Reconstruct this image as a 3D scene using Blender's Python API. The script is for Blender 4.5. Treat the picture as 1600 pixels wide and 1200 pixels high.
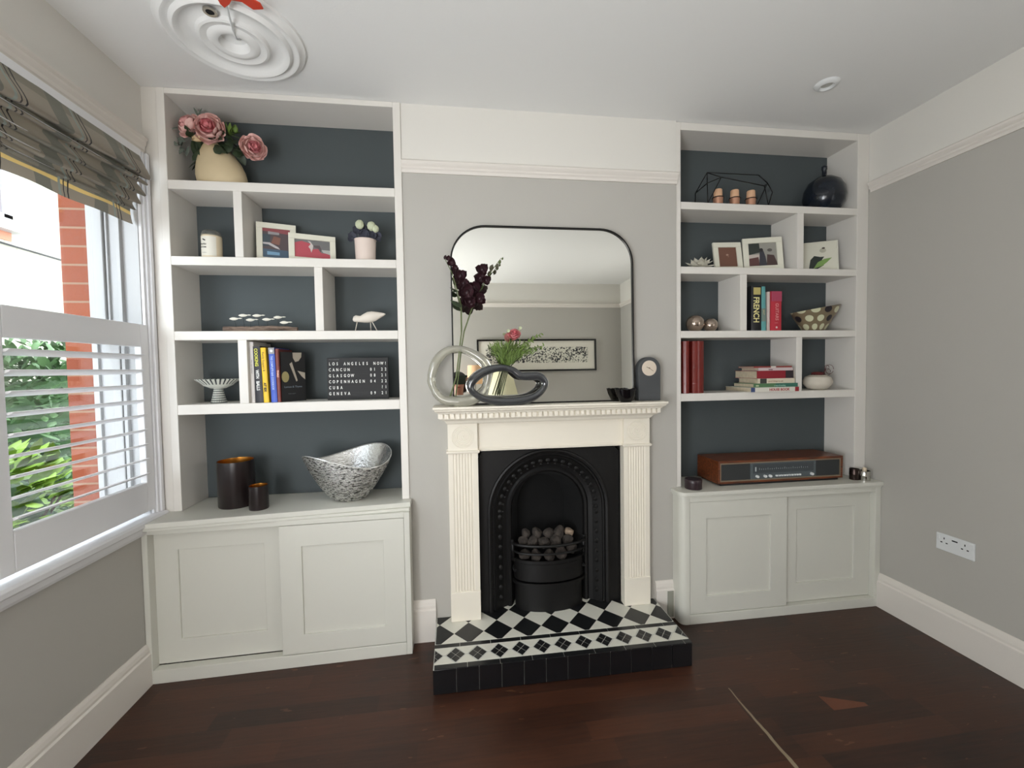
import bpy, bmesh, math, random
from mathutils import Matrix, Vector
for o in list(bpy.data.objects): bpy.data.objects.remove(o)
S = bpy.context.scene
COL = S.collection
rnd = random.Random(7)

# ------------------------------------------------------------------ camera
cd = bpy.data.cameras.new('camera'); cam = bpy.data.objects.new('camera', cd); COL.objects.link(cam)
S.camera = cam
cd.sensor_fit = 'HORIZONTAL'; cd.sensor_width = 36.0; cd.lens = 36.0*670.1946/1600
cd.clip_start = 0.02
yaw, pitch, roll = -0.1322, -0.0361, -0.0157
F = Vector((-math.sin(yaw)*math.cos(pitch), math.cos(yaw)*math.cos(pitch), math.sin(pitch)))
R0 = Vector((math.cos(yaw), math.sin(yaw), 0)); U0 = R0.cross(F)
Rr = R0*math.cos(roll) + U0*math.sin(roll); Ur = -R0*math.sin(roll) + U0*math.cos(roll)
cam.matrix_world = Matrix(((Rr.x, Ur.x, -F.x, 1.1638), (Rr.y, Ur.y, -F.y, -2.122), (Rr.z, Ur.z, -F.z, 1.339), (0, 0, 0, 1)))

# ------------------------------------------------------------------ world, lights, exposure
W = bpy.data.worlds.new('overcast_sky'); S.world = W; W.use_nodes = True
bgn = W.node_tree.nodes['Background']; bgn.inputs[0].default_value = (0.84, 0.93, 1.0, 1); bgn.inputs[1].default_value = 5.6
def area(name, loc, target, sx, sy, power, col):
    l = bpy.data.lights.new(name, 'AREA'); l.shape = 'RECTANGLE'; l.size = sx; l.size_y = sy; l.energy = power; l.color = col
    o = bpy.data.objects.new(name, l); COL.objects.link(o); o.location = loc
    o.rotation_euler = (Vector(target)-Vector(loc)).to_track_quat('-Z', 'Y').to_euler(); return o
area('rear_fill_light', (0.42, -3.60, 1.25), (0.7, -1.4, 2.6), 0.9, 2.0, 36, (1.0, 0.97, 0.94))  # added fill from behind the camera; the rear wall has no door
area('side_fill_light', (3.44, -2.35, 1.5), (0.5, -2.35, 1.6), 1.0, 1.3, 9, (0.98, 0.97, 0.96))  # added weak fill by the right wall, with no window there
area('left_fill_light', (-0.13, -2.85, 1.3), (2.0, -2.25, 1.95), 0.9, 1.8, 70, (0.92, 0.96, 1.0))  # added main fill from the left, in front of solid wall
pl = area('window_portal', (-0.52, -1.03, 1.5), (1, -1.03, 1.5), 2.0, 1.6, 1, (1, 1, 1)); pl.data.cycles.is_portal = True
VS = S.view_settings; VS.view_transform = 'Standard'; VS.look = 'None'; VS.exposure = 0.36; VS.gamma = 1.0; VS.use_curve_mapping = False

# ------------------------------------------------------------------ materials
def lin(c):
    return tuple((x/12.92 if x <= .04045 else ((x+.055)/1.055)**2.4) for x in [v/255 for v in c])
MT = {}
def mat(name, rgb, rough=.6, metal=0, spec=.5, noise=0, nscale=8, bump=0, bscale=60, **kw):
    m = bpy.data.materials.new(name); m.use_nodes = True; nt = m.node_tree; b = nt.nodes['Principled BSDF']
    c = lin(rgb); b.inputs['Base Color'].default_value = (*c, 1); b.inputs['Roughness'].default_value = rough
    b.inputs['Metallic'].default_value = metal; b.inputs['Specular IOR Level'].default_value = spec
    tc = nt.nodes.new('ShaderNodeTexCoord')
    if noise:
        n = nt.nodes.new('ShaderNodeTexNoise'); n.inputs['Scale'].default_value = nscale; n.inputs['Detail'].default_value = 4
        r = nt.nodes.new('ShaderNodeMapRange'); r.inputs[1].default_value = .3; r.inputs[2].default_value = .7
        r.inputs[3].default_value = 1-noise; r.inputs[4].default_value = 1+noise
        v = nt.nodes.new('ShaderNodeVectorMath'); v.operation = 'SCALE'; v.inputs[0].default_value = c
        nt.links.new(tc.outputs['Object'], n.inputs['Vector']); nt.links.new(n.outputs['Fac'], r.inputs[0])
        nt.links.new(r.outputs[0], v.inputs['Scale']); nt.links.new(v.outputs[0], b.inputs['Base Color'])
    if bump:
        n2 = nt.nodes.new('ShaderNodeTexNoise'); n2.inputs['Scale'].default_value = bscale; n2.inputs['Detail'].default_value = 3
        bp = nt.nodes.new('ShaderNodeBump'); bp.inputs['Strength'].default_value = bump; bp.inputs['Distance'].default_value = .003
        nt.links.new(tc.outputs['Object'], n2.inputs['Vector']); nt.links.new(n2.outputs['Fac'], bp.inputs['Height']); nt.links.new(bp.outputs[0], b.inputs['Normal'])
    for k, v_ in kw.items(): b.inputs[k.replace('_', ' ')].default_value = v_
    MT[name] = m; return m
class NB:   # tiny node builder
    def __init__(s, m): s.nt = m.node_tree; s.b = s.nt.nodes['Principled BSDF']
    def n(s, t, **kw):
        x = s.nt.nodes.new(t)
        for k, v in kw.items(): setattr(x, k, v)
        return x
    def inp(s, sock, v):
        if isinstance(v, bpy.types.NodeSocket): s.nt.links.new(v, sock)
        elif v is not None: sock.default_value = v
    def math(s, op, a, b=None, c=None):
        x = s.n('ShaderNodeMath', operation=op)
        for i, v in enumerate((a, b, c)): s.inp(x.inputs[i], v)
        return x.outputs[0]
    def mix(s, f, a, b):
        x = s.n('ShaderNodeMix', data_type='RGBA'); s.inp(x.inputs[0], f)
        for i, v in ((6, a), (7, b)): s.inp(x.inputs[i], v if isinstance(v, bpy.types.NodeSocket) else (*lin(v), 1))
        return x.outputs[2]
    def pos(s):
        t = s.n('ShaderNodeTexCoord'); x = s.n('ShaderNodeSeparateXYZ'); s.nt.links.new(t.outputs['Object'], x.inputs[0]); return t.outputs['Object'], x.outputs
    def noise(s, vec, scale, detail=3, sc3=None):
        if sc3:
            mp = s.n('ShaderNodeMapping'); mp.inputs['Scale'].default_value = sc3; s.inp(mp.inputs[0], vec); vec = mp.outputs[0]
        x = s.n('ShaderNodeTexNoise'); x.inputs['Scale'].default_value = scale; x.inputs['Detail'].default_value = detail; s.inp(x.inputs['Vector'], vec); return x.outputs['Fac']
    def bump(s, h, st=.3, d=.002):
        x = s.n('ShaderNodeBump'); x.inputs['Strength'].default_value = st; x.inputs['Distance'].default_value = d; s.inp(x.inputs['Height'], h); s.nt.links.new(x.outputs[0], s.b.inputs['Normal'])
    def step(s, v, a, b):  # smooth 0..1 between a and b
        x = s.n('ShaderNodeMapRange'); s.inp(x.inputs[0], v); x.inputs[1].default_value = a; x.inputs[2].default_value = b; return x.outputs[0]

white = mat('white_paint', (226, 220, 212), .55, bump=.08, bscale=90)
ceilm = mat('ceiling_paint', (236, 236, 234), .9, bump=.1, bscale=120)
shelfw = mat('shelf_white_paint', (226, 222, 215), .45, bump=.06, bscale=80)
cabw = mat('cabinet_paint', (214, 213, 203), .42, bump=.05, bscale=60)
mantw = mat('mantel_cream_paint', (236, 229, 214), .45, bump=.06, bscale=70)
backm = mat('blue_grey_paint', (74, 81, 83), .75, noise=.03, nscale=3, bump=.06, bscale=90)
# walls: grey below the picture rail, white above it
wallm = mat('wall_paint', (186, 182, 174), .85)
q = NB(wallm); v, xyz = q.pos(); q.inp(q.b.inputs['Base Color'], q.mix(q.math('GREATER_THAN', xyz[2], 2.30), (184, 181, 174), (224, 221, 214))); q.bump(q.noise(v, 110), .12, .002)
# dark stained boards
floorm = mat('dark_stained_boards', (50, 28, 18), .34)
q = NB(floorm); v, xyz = q.pos()
row = q.math('FLOOR', q.math('DIVIDE', xyz[1], .085)); wn = q.n('ShaderNodeTexWhiteNoise', noise_dimensions='1D'); q.inp(wn.inputs['W'], row)
seg = q.math('FLOOR', q.math('DIVIDE', q.math('ADD', xyz[0], q.math('MULTIPLY', wn.outputs[0], 3.0)), .62))
wn2 = q.n('ShaderNodeTexWhiteNoise', noise_dimensions='2D'); cx = q.n('ShaderNodeCombineXYZ'); q.inp(cx.inputs[0], row); q.inp(cx.inputs[1], seg); q.inp(wn2.inputs['Vector'], cx.outputs[0])
grain = q.noise(v, 6, 6, (1.2, 14, 1)); blot = q.noise(v, 2.2, 4)
t = q.math('ADD', q.math('MULTIPLY', wn2.outputs[0], .35), q.math('ADD', q.math('MULTIPLY', grain, .45), q.math('MULTIPLY', blot, .6)))
col = q.mix(q.step(t, .35, 1.15), (25, 14, 10), (84, 46, 27))
fy = q.math('FRACT', q.math('DIVIDE', xyz[1], .085)); gap = q.math('LESS_THAN', fy, .018)
col = q.mix(q.math('MULTIPLY', gap, .6), col, (16, 9, 7))
# pale worn seam running into the room, and a scuffed patch
wob = q.math('ADD', xyz[0], q.math('MULTIPLY', q.noise(v, 14, 2), .012))
seam = q.math('MULTIPLY', q.math('LESS_THAN', q.math('ABSOLUTE', q.math('SUBTRACT', wob, 2.268)), q.math('SUBTRACT', .002, q.math('MULTIPLY', q.math('ADD', xyz[1], .5), .014))), q.math('LESS_THAN', xyz[1], -.52))
col = q.mix(q.math('MULTIPLY', seam, .8), col, (150, 135, 110))
px = q.math('MULTIPLY', q.math('LESS_THAN', q.math('ABSOLUTE', q.math('SUBTRACT', xyz[0], 2.665)), .075), q.math('MULTIPLY', q.math('GREATER_THAN', xyz[1], -.688), q.math('LESS_THAN', xyz[1], q.math('ADD', q.math('MULTIPLY', xyz[0], -.38), .37))))
col = q.mix(q.math('MULTIPLY', px, .75), col, (112, 62, 38))
sc = q.math('GREATER_THAN', q.noise(v, 9, 2, (1, 3.2, 1)), .70); col = q.mix(q.math('MULTIPLY', sc, .5), col, (110, 74, 50))
q.inp(q.b.inputs['Base Color'], col); q.inp(q.b.inputs['Roughness'], q.math('ADD', .28, q.math('MULTIPLY', blot, .28))); q.bump(q.math('SUBTRACT', grain, q.math('MULTIPLY', gap, 1.5)), .25, .0012)

iron = mat('black_cast_iron', (15, 14, 14), .5, metal=.3, bump=.25, bscale=40)
soot = mat('soot', (5, 5, 5), .95, bump=.3, bscale=30)
coalm = mat('grey_coal', (58, 52, 47), .95, noise=.5, nscale=30, bump=.8, bscale=50)
ash = mat('pale_coal', (140, 122, 104), .95, noise=.4, nscale=40, bump=.8, bscale=50)
tileB = mat('black_tile', (26, 27, 28), .3, bump=.05)
tileF = mat('black_glazed_tile', (20, 20, 22), .16)
tileW = mat('white_tile', (222, 220, 208), .32)
grout = mat('pale_grout', (205, 205, 196), .9)
groutD = mat('dark_grout', (122, 120, 116), .9)
mirrorm = mat('mirror_silver', (232, 232, 226), .0, metal=1)
blackm = mat('black_metal', (18, 17, 17), .4, metal=.4)
blackp = mat('matte_black', (24, 24, 25), .6)
glossb = mat('gloss_black', (10, 9, 12), .06)
gold = mat('gold_leaf', (190, 130, 55), .32, metal=1, bump=.3, bscale=60)
matteb = mat('brown_black_glass', (32, 24, 24), .3, noise=.2, nscale=20)
cream = mat('cream_ceramic', (206, 188, 152), .6, noise=.05, nscale=12)
silverm = mat('silver_crackle', (190, 190, 188), .25, metal=.9)
q = NB(silverm); v, xyz = q.pos(); vo = q.n('ShaderNodeTexVoronoi'); vo.inputs['Scale'].default_value = 210; q.inp(vo.inputs['Vector'], v)
mp = q.n('ShaderNodeMapping'); mp.inputs['Scale'].default_value = (.4, .4, 1.3); q.inp(mp.inputs[0], v)
vo2 = q.n('ShaderNodeTexNoise'); vo2.inputs['Scale'].default_value = 150; q.inp(vo2.inputs['Vector'], mp.outputs[0])
hh = q.math('MULTIPLY', q.step(vo.outputs['Distance'], .02, .55), q.step(vo2.outputs['Fac'], .30, .56))
q.inp(q.b.inputs['Base Color'], q.mix(hh, (40, 38, 38), (235, 234, 230))); q.bump(vo.outputs['Distance'], .9, .003); q.inp(q.b.inputs['Roughness'], q.math('ADD', .18, q.math('MULTIPLY', hh, .2)))
woodr = mat('teak_veneer', (104, 52, 26), .38)
q = NB(woodr); v, xyz = q.pos(); g = q.noise(v, 9, 6, (1.5, 10, 10)); q.inp(q.b.inputs['Base Color'], q.mix(q.step(g, .3, .7), (66, 32, 18), (132, 70, 36)))
drift = mat('driftwood', (110, 92, 82), .9)
q = NB(drift); v, xyz = q.pos(); g = q.noise(v, 30, 6, (.5, 6, 8)); q.inp(q.b.inputs['Base Color'], q.mix(q.step(g, .3, .7), (70, 56, 50), (160, 138, 122))); q.bump(g, .8, .004)
chrome = mat('polished_metal', (200, 198, 192), .15, metal=1)
cloth_grey = mat('speaker_cloth', (52, 54, 54), .9, bump=.4, bscale=400)
panelg = mat('radio_glass_panel', (96, 104, 108), .2, metal=.3)
paperw = mat('paper_white', (226, 222, 210), .8)
pagem = mat('book_pages', (205, 192, 165), .9, noise=.08, nscale=60)
framew = mat('frame_white', (222, 220, 204), .5)
copper = mat('copper_glass', (196, 148, 122), .3, metal=.55)
waxm = mat('candle_wax', (232, 214, 186), .5)
bluev = mat('dark_blue_glaze', (25, 31, 40), .16, noise=.3, nscale=14)
pewter = mat('mercury_glass', (176, 160, 146), .12, metal=.85, noise=.15, nscale=14)
leafd = mat('dark_leaf', (52, 66, 44), .55, noise=.25, nscale=20)
leafg = mat('fresh_leaf', (104, 128, 58), .55, noise=.25, nscale=20)
greyleaf = mat('grey_green_leaf', (92, 100, 90), .7)
pink = mat('pink_petal', (238, 194, 186), .6, noise=.06, nscale=30)
pinkd = mat('deep_pink_petal', (214, 128, 132), .6)
plum = mat('plum_petal', (50, 25, 31), .45, noise=.25, nscale=30)
slateflower = mat('slate_felt_petal', (70, 72, 84), .85)
mint = mat('pale_mint_petal', (196, 202, 172), .8)
twine = mat('red_twine', (92, 34, 34), .9)
plastic = mat('white_plastic', (226, 228, 228), .35)
darkhole = mat('dark_hole', (24, 24, 26), .9)
redplastic = mat('orange_red_plastic', (206, 62, 36), .4)
slat_white = mat('shutter_white', (240, 240, 242), .4)
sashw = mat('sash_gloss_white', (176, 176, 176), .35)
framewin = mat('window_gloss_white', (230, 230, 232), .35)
ringa = mat('pale_grey_glass', (204, 202, 188), .03, Transmission_Weight=.6, IOR=1.45, Coat_Weight=.8)
ringb = mat('smoke_grey_glass', (66, 68, 71), .05, Transmission_Weight=.3, IOR=1.5, Coat_Weight=1.0, Coat_Roughness=.02)
skinm = mat('skin', (196, 142, 118), .55)
glassm = bpy.data.materials.new('window_glass'); glassm.use_nodes = True; nt = glassm.node_tree; nt.nodes.clear()
o_ = nt.nodes.new('ShaderNodeOutputMaterial'); mx = nt.nodes.new('ShaderNodeMixShader'); tr = nt.nodes.new('ShaderNodeBsdfTransparent'); gl = nt.nodes.new('ShaderNodeBsdfGlossy')
gl.inputs['Roughness'].default_value = .02; mx.inputs[0].default_value = .06; nt.links.new(tr.outputs[0], mx.inputs[1]); nt.links.new(gl.outputs[0], mx.inputs[2]); nt.links.new(mx.outputs[0], o_.inputs[0])
def flat(name, rgb, rough=.6): return MT.get(name) or mat(name, rgb, rough)

# ------------------------------------------------------------------ mesh builder
def rootloc(o):
    v = Vector((0, 0, 0))
    while o: v += o.location; o = o.parent
    return v
class G:
    def __init__(s): s.bm = bmesh.new()
    def _f(s, vs, mi, sm=False):
        try: f = s.bm.faces.new(vs)
        except ValueError: return None
        f.material_index = mi; f.smooth = sm; return f
    def box(s, x0, x1, y0, y1, z0, z1, mi=0, M=None):
        if x0 > x1: x0, x1 = x1, x0
        if y0 > y1: y0, y1 = y1, y0
        if z0 > z1: z0, z1 = z1, z0
        P = [Vector(p) for p in ((x0, y0, z0), (x1, y0, z0), (x1, y1, z0), (x0, y1, z0), (x0, y0, z1), (x1, y0, z1), (x1, y1, z1), (x0, y1, z1))]
        if M: P = [M @ p for p in P]
        v = [s.bm.verts.new(p) for p in P]
        for f in ((3, 2, 1, 0), (4, 5, 6, 7), (0, 1, 5, 4), (1, 2, 6, 5), (2, 3, 7, 6), (3, 0, 4, 7)): s._f([v[i] for i in f], mi)
        return s
    def prism(s, poly, ax, a, b, mi=0, M=None, sm=False):
        def P(p, t):
            r = {'x': (t, p[0], p[1]), 'y': (p[0], t, p[1]), 'z': (p[0], p[1], t)}[ax]
            return (M @ Vector(r)) if M else Vector(r)
        A = [s.bm.verts.new(P(p, a)) for p in poly]; B = [s.bm.verts.new(P(p, b)) for p in poly]
        n = len(poly)
        for i in range(n): s._f([A[i], A[(i+1) % n], B[(i+1) % n], B[i]], mi, sm)
        s._f(A[::-1], mi); s._f(B, mi); return s
    def strip(s, poly, ax, a, b, mi=0, sm=True, seg=1, fn=None):   # open sheet
        rows = []
        for k in range(seg+1):
            t = a+(b-a)*k/seg
            rows.append([s.bm.verts.new(fn(p, t) if fn else {'x': (t, p[0], p[1]), 'y': (p[0], t, p[1]), 'z': (p[0], p[1], t)}[ax]) for p in poly])
        for k in range(seg):
            for i in range(len(poly)-1): s._f([rows[k][i], rows[k][i+1], rows[k+1][i+1], rows[k+1][i]], mi, sm)
        return s
    def lathe(s, prof, c=(0, 0, 0), seg=32, mi=0, sm=True, fn=None, M=None, mis=None):
        rings = []
        for i, (r, z) in enumerate(prof):
            ring = []
            for k in range(seg):
                a = 2*math.pi*k/seg; p = Vector((r*math.cos(a), r*math.sin(a), z))
                if fn: p = fn(p, a, i)
                if M: p = M @ p
                ring.append(s.bm.verts.new(p+Vector(c)))
                if r < 1e-6: break
            rings.append(ring)
        for i in range(len(rings)-1):
            A, B = rings[i], rings[i+1]; m_ = mis[i] if mis else mi
            for k in range(seg):
                k2 = (k+1) % seg
                if len(A) == 1 and len(B) == 1: continue
                if len(A) == 1: s._f([A[0], B[k2], B[k]], m_, sm)
                elif len(B) == 1: s._f([A[k], A[k2], B[0]], m_, sm)
                else: s._f([A[k], A[k2], B[k2], B[k]], m_, sm)
        return s
    def tube(s, pts, r, seg=8, mi=0, closed=False, sm=True, flat=1.0):
        P = [Vector(p) for p in pts]; n = len(P)
        rr = r if isinstance(r, (list, tuple)) else [r]*n
        rings = []; prev = None
        for i in range(n):
            a = P[(i-1) % n] if (closed or i > 0) else P[i]; b = P[(i+1) % n] if (closed or i < n-1) else P[i]
            t = (b-a).normalized()
            if prev is None:
                up = Vector((0, 1, 0)) if abs(t.y) < .9 else Vector((1, 0, 0))
                u = (up - t*up.dot(t)).normalized()
            else: u = (prev - t*prev.dot(t)).normalized()
            prev = u; w = t.cross(u)
            rings.append([s.bm.verts.new(P[i]+u*rr[i]*math.cos(2*math.pi*k/seg)*flat+w*rr[i]*math.sin(2*math.pi*k/seg)) for k in range(seg)])
        m = n if closed else n-1
        for i in range(m):
            A, B = rings[i], rings[(i+1) % n]
            for k in range(seg): s._f([A[k], A[(k+1) % seg], B[(k+1) % seg], B[k]], mi, sm)
        if not closed: s._f(rings[0][::-1], mi); s._f(rings[-1], mi)
        return s
    def sphere(s, c, r, sub=2, mi=0, sc=(1, 1, 1), jit=0, sm=True, M=None, rg=rnd):
        ret = bmesh.ops.create_icosphere(s.bm, subdivisions=sub, radius=1)
        for v in ret['verts']:
            p = Vector((v.co.x*sc[0], v.co.y*sc[1], v.co.z*sc[2]))*r*(1+rg.uniform(-jit, jit))
            if M: p = M @ p
            v.co = p+Vector(c)
        for f in {f for v in ret['verts'] for f in v.link_faces}: f.material_index = mi; f.smooth = sm
        return s
    def leaf(s, p, d, up, L, w, mi=0, curl=.15, n=4):
        p = Vector(p); d = Vector(d).normalized(); up = Vector(up); side = d.cross(up)
        if side.length < 1e-4: side = d.cross(Vector((1, 0, 0)))
        side.normalize(); nn = side.cross(d).normalized(); L_, R_ = [], []
        prevc = None
        for i in range(n+1):
            t = i/n; ww = w*.5*math.sin(math.pi*min(1, t*.92+.06))**.8
            c = p+d*L*t+nn*(-curl*L*t*t)
            L_.append(s.bm.verts.new(c+side*ww-nn*ww*.3)); R_.append(s.bm.verts.new(c-side*ww-nn*ww*.3))
            if prevc is None: C = s.bm.verts.new(c)
            else: C = s.bm.verts.new(c)
            if prevc is not None:
                s._f([pl_, L_[-1], C, prevc], mi, True); s._f([prevc, C, R_[-1], pr_], mi, True)
            prevc = C; pl_ = L_[-1]; pr_ = R_[-1]
        return s
    def text(s, body, size, M, mi=0, depth=.0004, align='LEFT', bold=0, sx=1.0, spacing=1.0):
        cu = bpy.data.curves.new('t', 'FONT'); cu.body = body; cu.size = size; cu.extrude = depth; cu.align_x = align; cu.offset = bold; cu.resolution_u = 3; cu.space_character = spacing
        ob = bpy.data.objects.new('t', cu); COL.objects.link(ob)
        dg = bpy.context.evaluated_depsgraph_get(); me = bpy.data.meshes.new_from_object(ob.evaluated_get(dg))
        nf = len(s.bm.faces); nv = len(s.bm.verts); s.bm.from_mesh(me); s.bm.verts.ensure_lookup_table(); s.bm.faces.ensure_lookup_table()
        for v in s.bm.verts[nv:]: v.co = M @ Vector((v.co.x*sx, v.co.y, v.co.z))
        for f in s.bm.faces[nf:]: f.material_index = mi
        bpy.data.objects.remove(ob); bpy.data.curves.remove(cu); bpy.data.meshes.remove(me); return s
    def build(s, name, mats, parent=None, local=False, loc=None, bevel=0, weld=False, recalc=True):
        bm = s.bm
        if weld: bmesh.ops.remove_doubles(bm, verts=bm.verts, dist=1e-5)
        if recalc: bmesh.ops.recalc_face_normals(bm, faces=bm.faces)
        for e in bm.edges:
            if len(e.link_faces) == 2 and e.calc_face_angle(0) > .7: e.smooth = False
        off = Vector((0, 0, 0))
        if loc is not None: off = Vector(loc)
        elif parent is not None and not local: off = rootloc(parent)
        if off.length and not local:
            for v in bm.verts: v.co -= off
        me = bpy.data.meshes.new(name); bm.to_mesh(me); bm.free()
        for m in (mats if isinstance(mats, (list, tuple)) else [mats]): me.materials.append(m)
        o = bpy.data.objects.new(name, me); COL.objects.link(o)
        if parent is not None: o.parent = parent
        if loc is not None: o.location = loc
        if bevel:
            b = o.modifiers.new('bevel', 'BEVEL'); b.width = bevel; b.segments = 2; b.limit_method = 'ANGLE'; b.angle_limit = .6
        return o
def tag(o, label, cat, group=None, kind=None):
    if label: o['label'] = label
    if cat: o['category'] = cat
    if group: o['group'] = group
    if kind: o['kind'] = kind
    return o
def thing(name, label, cat, loc=(0, 0, 0), rot=(0, 0, 0), group=None):
    o = bpy.data.objects.new(name, None); COL.objects.link(o); o.location = loc; o.rotation_euler = rot; o.empty_display_size = .05
    return tag(o, label, cat, group)
def struct(name, g, mats, label=None, bevel=0, parent=None):
    o = g.build(name, mats, parent, bevel=bevel)
    if parent is None: o['kind'] = 'structure'; o['category'] = name.split('_')[0]; o['label'] = label or name
    return o
def dup(root, loc=None, label=None, rot=None):
    r = root.copy(); COL.objects.link(r)
    if loc is not None: r.location = loc
    if rot is not None: r.rotation_euler = rot
    if label: r['label'] = label
    for ch in list(root.children):
        c = ch.copy(); COL.objects.link(c); c.parent = r
        for gg in list(ch.children):
            d = gg.copy(); COL.objects.link(d); d.parent = c
    return r
FRONT = lambda x, y, z: Matrix(((1, 0, 0, x), (0, 0, -1, y), (0, 1, 0, z), (0, 0, 0, 1)))      # text on a face looking to -Y
SPINE = lambda x, y, z: Matrix(((0, 1, 0, x), (0, 0, -1, y), (-1, 0, 0, z), (0, 0, 0, 1)))     # text running down a spine

# ------------------------------------------------------------------ the room
XL, XR, YR, YB, H = -.175, 3.458, -3.65, .2138, 2.6
BL, BR_ = .934, 2.320      # chimney breast
struct('floor', G().box(XL-.4, XR+.15, YR-.15, .45, -.12, 0), floorm, 'dark brown stained wooden board floor')
struct('ceiling', G().box(XL-.4, XR+.15, YR-.15, .45, H, H+.12), ceilm, 'white painted plaster ceiling')
FX0, FX1, FZ = 1.24, 2.035, .965      # builder's opening
g = G().box(XL-.31, XR+.12, YB+.24, YB+.36, 0, H)
g.box(XL, BL, YB, YB+.24, 0, H).box(BR_, XR, YB, YB+.24, 0, H)
g.box(BL, FX0, 0, YB+.24, 0, H).box(FX1, BR_, 0, YB+.24, 0, H).box(FX0, FX1, 0, YB+.24, FZ, H)
struct('wall_back', g, wallm, 'grey chimney breast wall with white band above the picture rail')
struct('wall_right', G().box(XR, XR+.12, YR, YB+.3, 0, H), wallm, 'plain grey wall on the right')
struct('wall_rear', G().box(XL-.3, XR+.12, YR-.12, YR, 0, H), wallm, 'grey wall behind the camera, seen in the mirror')
WY0, WY1, WZ0, WZ1 = -2.06, -.055, .69, 2.30
g = G(); XO = -.37
g.box(XO, XL, WY1, YB+.3, 0, H).box(XO, XL, YR, WY0, 0, H).box(XO, XL, WY0, WY1, 0, WZ0).box(XO, XL, WY0, WY1, WZ1, H)
struct('wall_left', g, wallm, 'grey window wall on the left')
brickm = mat('red_brick', (196, 96, 68), .9)
q = NB(brickm); v, xyz = q.pos()
zz = q.math('DIVIDE', xyz[2], .0785); fz = q.math('FRACT', zz); r_ = q.math('FLOOR', zz)
yy = q.math('ADD', q.math('DIVIDE', q.math('ADD', xyz[1], xyz[0]), .225), q.math('MULTIPLY', r_, .5)); fx = q.math('FRACT', yy)
mort = q.math('LESS_THAN', fz, .11)
wn = q.n('ShaderNodeTexWhiteNoise', noise_dimensions='1D'); q.inp(wn.inputs['W'], r_)
bc = q.mix(wn.outputs[0], (146, 74, 42), (132, 66, 44)); bc = q.mix(mort, bc, (150, 120, 98))
q.inp(q.b.inputs['Base Color'], bc); q.bump(q.math('SUBTRACT', q.noise(v, 60), mort), .5, .004)
g = G(); g.box(-.485, XO, WY1+.008, YB+1.3, -.3, 3.2).box(-.485, XO, YR, WY0, -.3, 3.2).box(-.485, XO, WY0, WY1+.008, -.3, WZ0-.02).box(-.485, XO, WY0, WY1+.008, WZ1, 3.2)
struct('wall_exterior', g, brickm, 'orange red brick outer face of the window wall', bevel=.004)

# picture rails and skirtings
def rail_poly(z0=2.277, z1=2.332, d=.028):
    return [(0, z0), (.007, z0), (.010, z0+.012), (.016, z0+.018), (.016, z0+.026), (d-.004, z0+.034), (d, z0+.040), (d, z1-.006), (d-.008, z1), (0, z1)]
struct('trim_1', G().prism([(-a, b) for a, b in rail_poly()], 'x', BL, BR_), white, 'white picture rail across the chimney breast')
struct('trim_2', G().prism([(XR-a, b) for a, b in rail_poly()], 'y', YR, -.01), white, 'white picture rail on the right wall')
struct('trim_3', G().prism([(YR+a, b) for a, b in rail_poly()], 'x', XL, XR), white, 'white picture rail on the rear wall')
hp = [(0, 2.30), (.008, 2.30), (.010, 2.312), (.014, 2.318), (.014, 2.332), (.020, 2.345), (.020, 2.354), (.027, 2.362), (.027, 2.370), (0, 2.372)]
struct('trim_4', G().prism([(XL+a, b) for a, b in hp], 'y', YR, -.012), white, 'white moulded rail above the window')
def skirt(h=.183, d=.02):
    return [(0, 0), (d, 0), (d, h*.76), (d-.007, h*.79), (d-.006, h*.85), (d-.010, h*.93), (d-.016, h), (0, h)]
struct('baseboard_right', G().prism([(XR-a, b) for a, b in skirt(.186)], 'y', YR, -.07), white, 'white skirting board along the right wall')
struct('baseboard_left', G().prism([(XL+a, b) for a, b in skirt(.18)], 'y', YR, -.125), white, 'white skirting board under the window')
struct('baseboard_rear', G().prism([(YR+a, b) for a, b in skirt()], 'x', XL, XR), white, 'white skirting board on the rear wall')
struct('baseboard_back', G().prism([(-a, b) for a, b in skirt(.205)], 'x', BL, 1.048).prism([(-a, b) for a, b in skirt(.200)], 'x', 2.195, BR_), white, 'white skirting board on the chimney breast either side of the hearth')

# ------------------------------------------------------------------ window
win = thing('window_1', None, None, (XL, WY1, WZ0)); win['kind'] = 'structure'; win['label'] = 'white box sash window on the left wall'; win['category'] = 'window'
g = G()   # casing on the room side
for a, b, d in ((-.056, -.044, .012), (-.044, -.030, .020), (-.030, -.012, .028)): g.box(XL, XL+d, a, b, .725, 2.30)
g.build('casing', framewin, win, bevel=.002)
g = G().box(XO, XL, WY1-.004, WY1+.001, .72, 2.30).box(XO, XL, WY0, WY0+.004, .72, 2.30).box(XO, XL, WY0, WY1, 2.285, 2.30)
for x0, x1, d in ((-.252, -.238, .016), (-.298, -.290, .010), (-.356, -.344, .012), (-.372, -.360, .004)): g.box(x0, x1, WY1-d-.004, WY1, .72, 2.30)
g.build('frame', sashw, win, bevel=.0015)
def sash(x0, x1, z0, z1):
    f = G().box(x0, x1, WY1-.024, WY1-.004, z0, z1).box(x0, x1, WY0+.004, WY0+.024, z0, z1).box(x0, x1, WY0+.02, WY1-.02, z0, z0+.045).box(x0, x1, WY0+.02, WY1-.02, z1-.045, z1)
    f.box(x0, x1, -1.072, -1.048, z0, z1)
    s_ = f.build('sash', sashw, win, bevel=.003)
    G().box((x0+x1)/2-.002, (x0+x1)/2+.002, WY0+.02, WY1-.02, z0+.04, z1-.04).build('pane', glassm, s_)
sash(-.341, -.301, 1.49, 2.285); sash(-.289, -.255, .735, 1.535)
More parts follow.
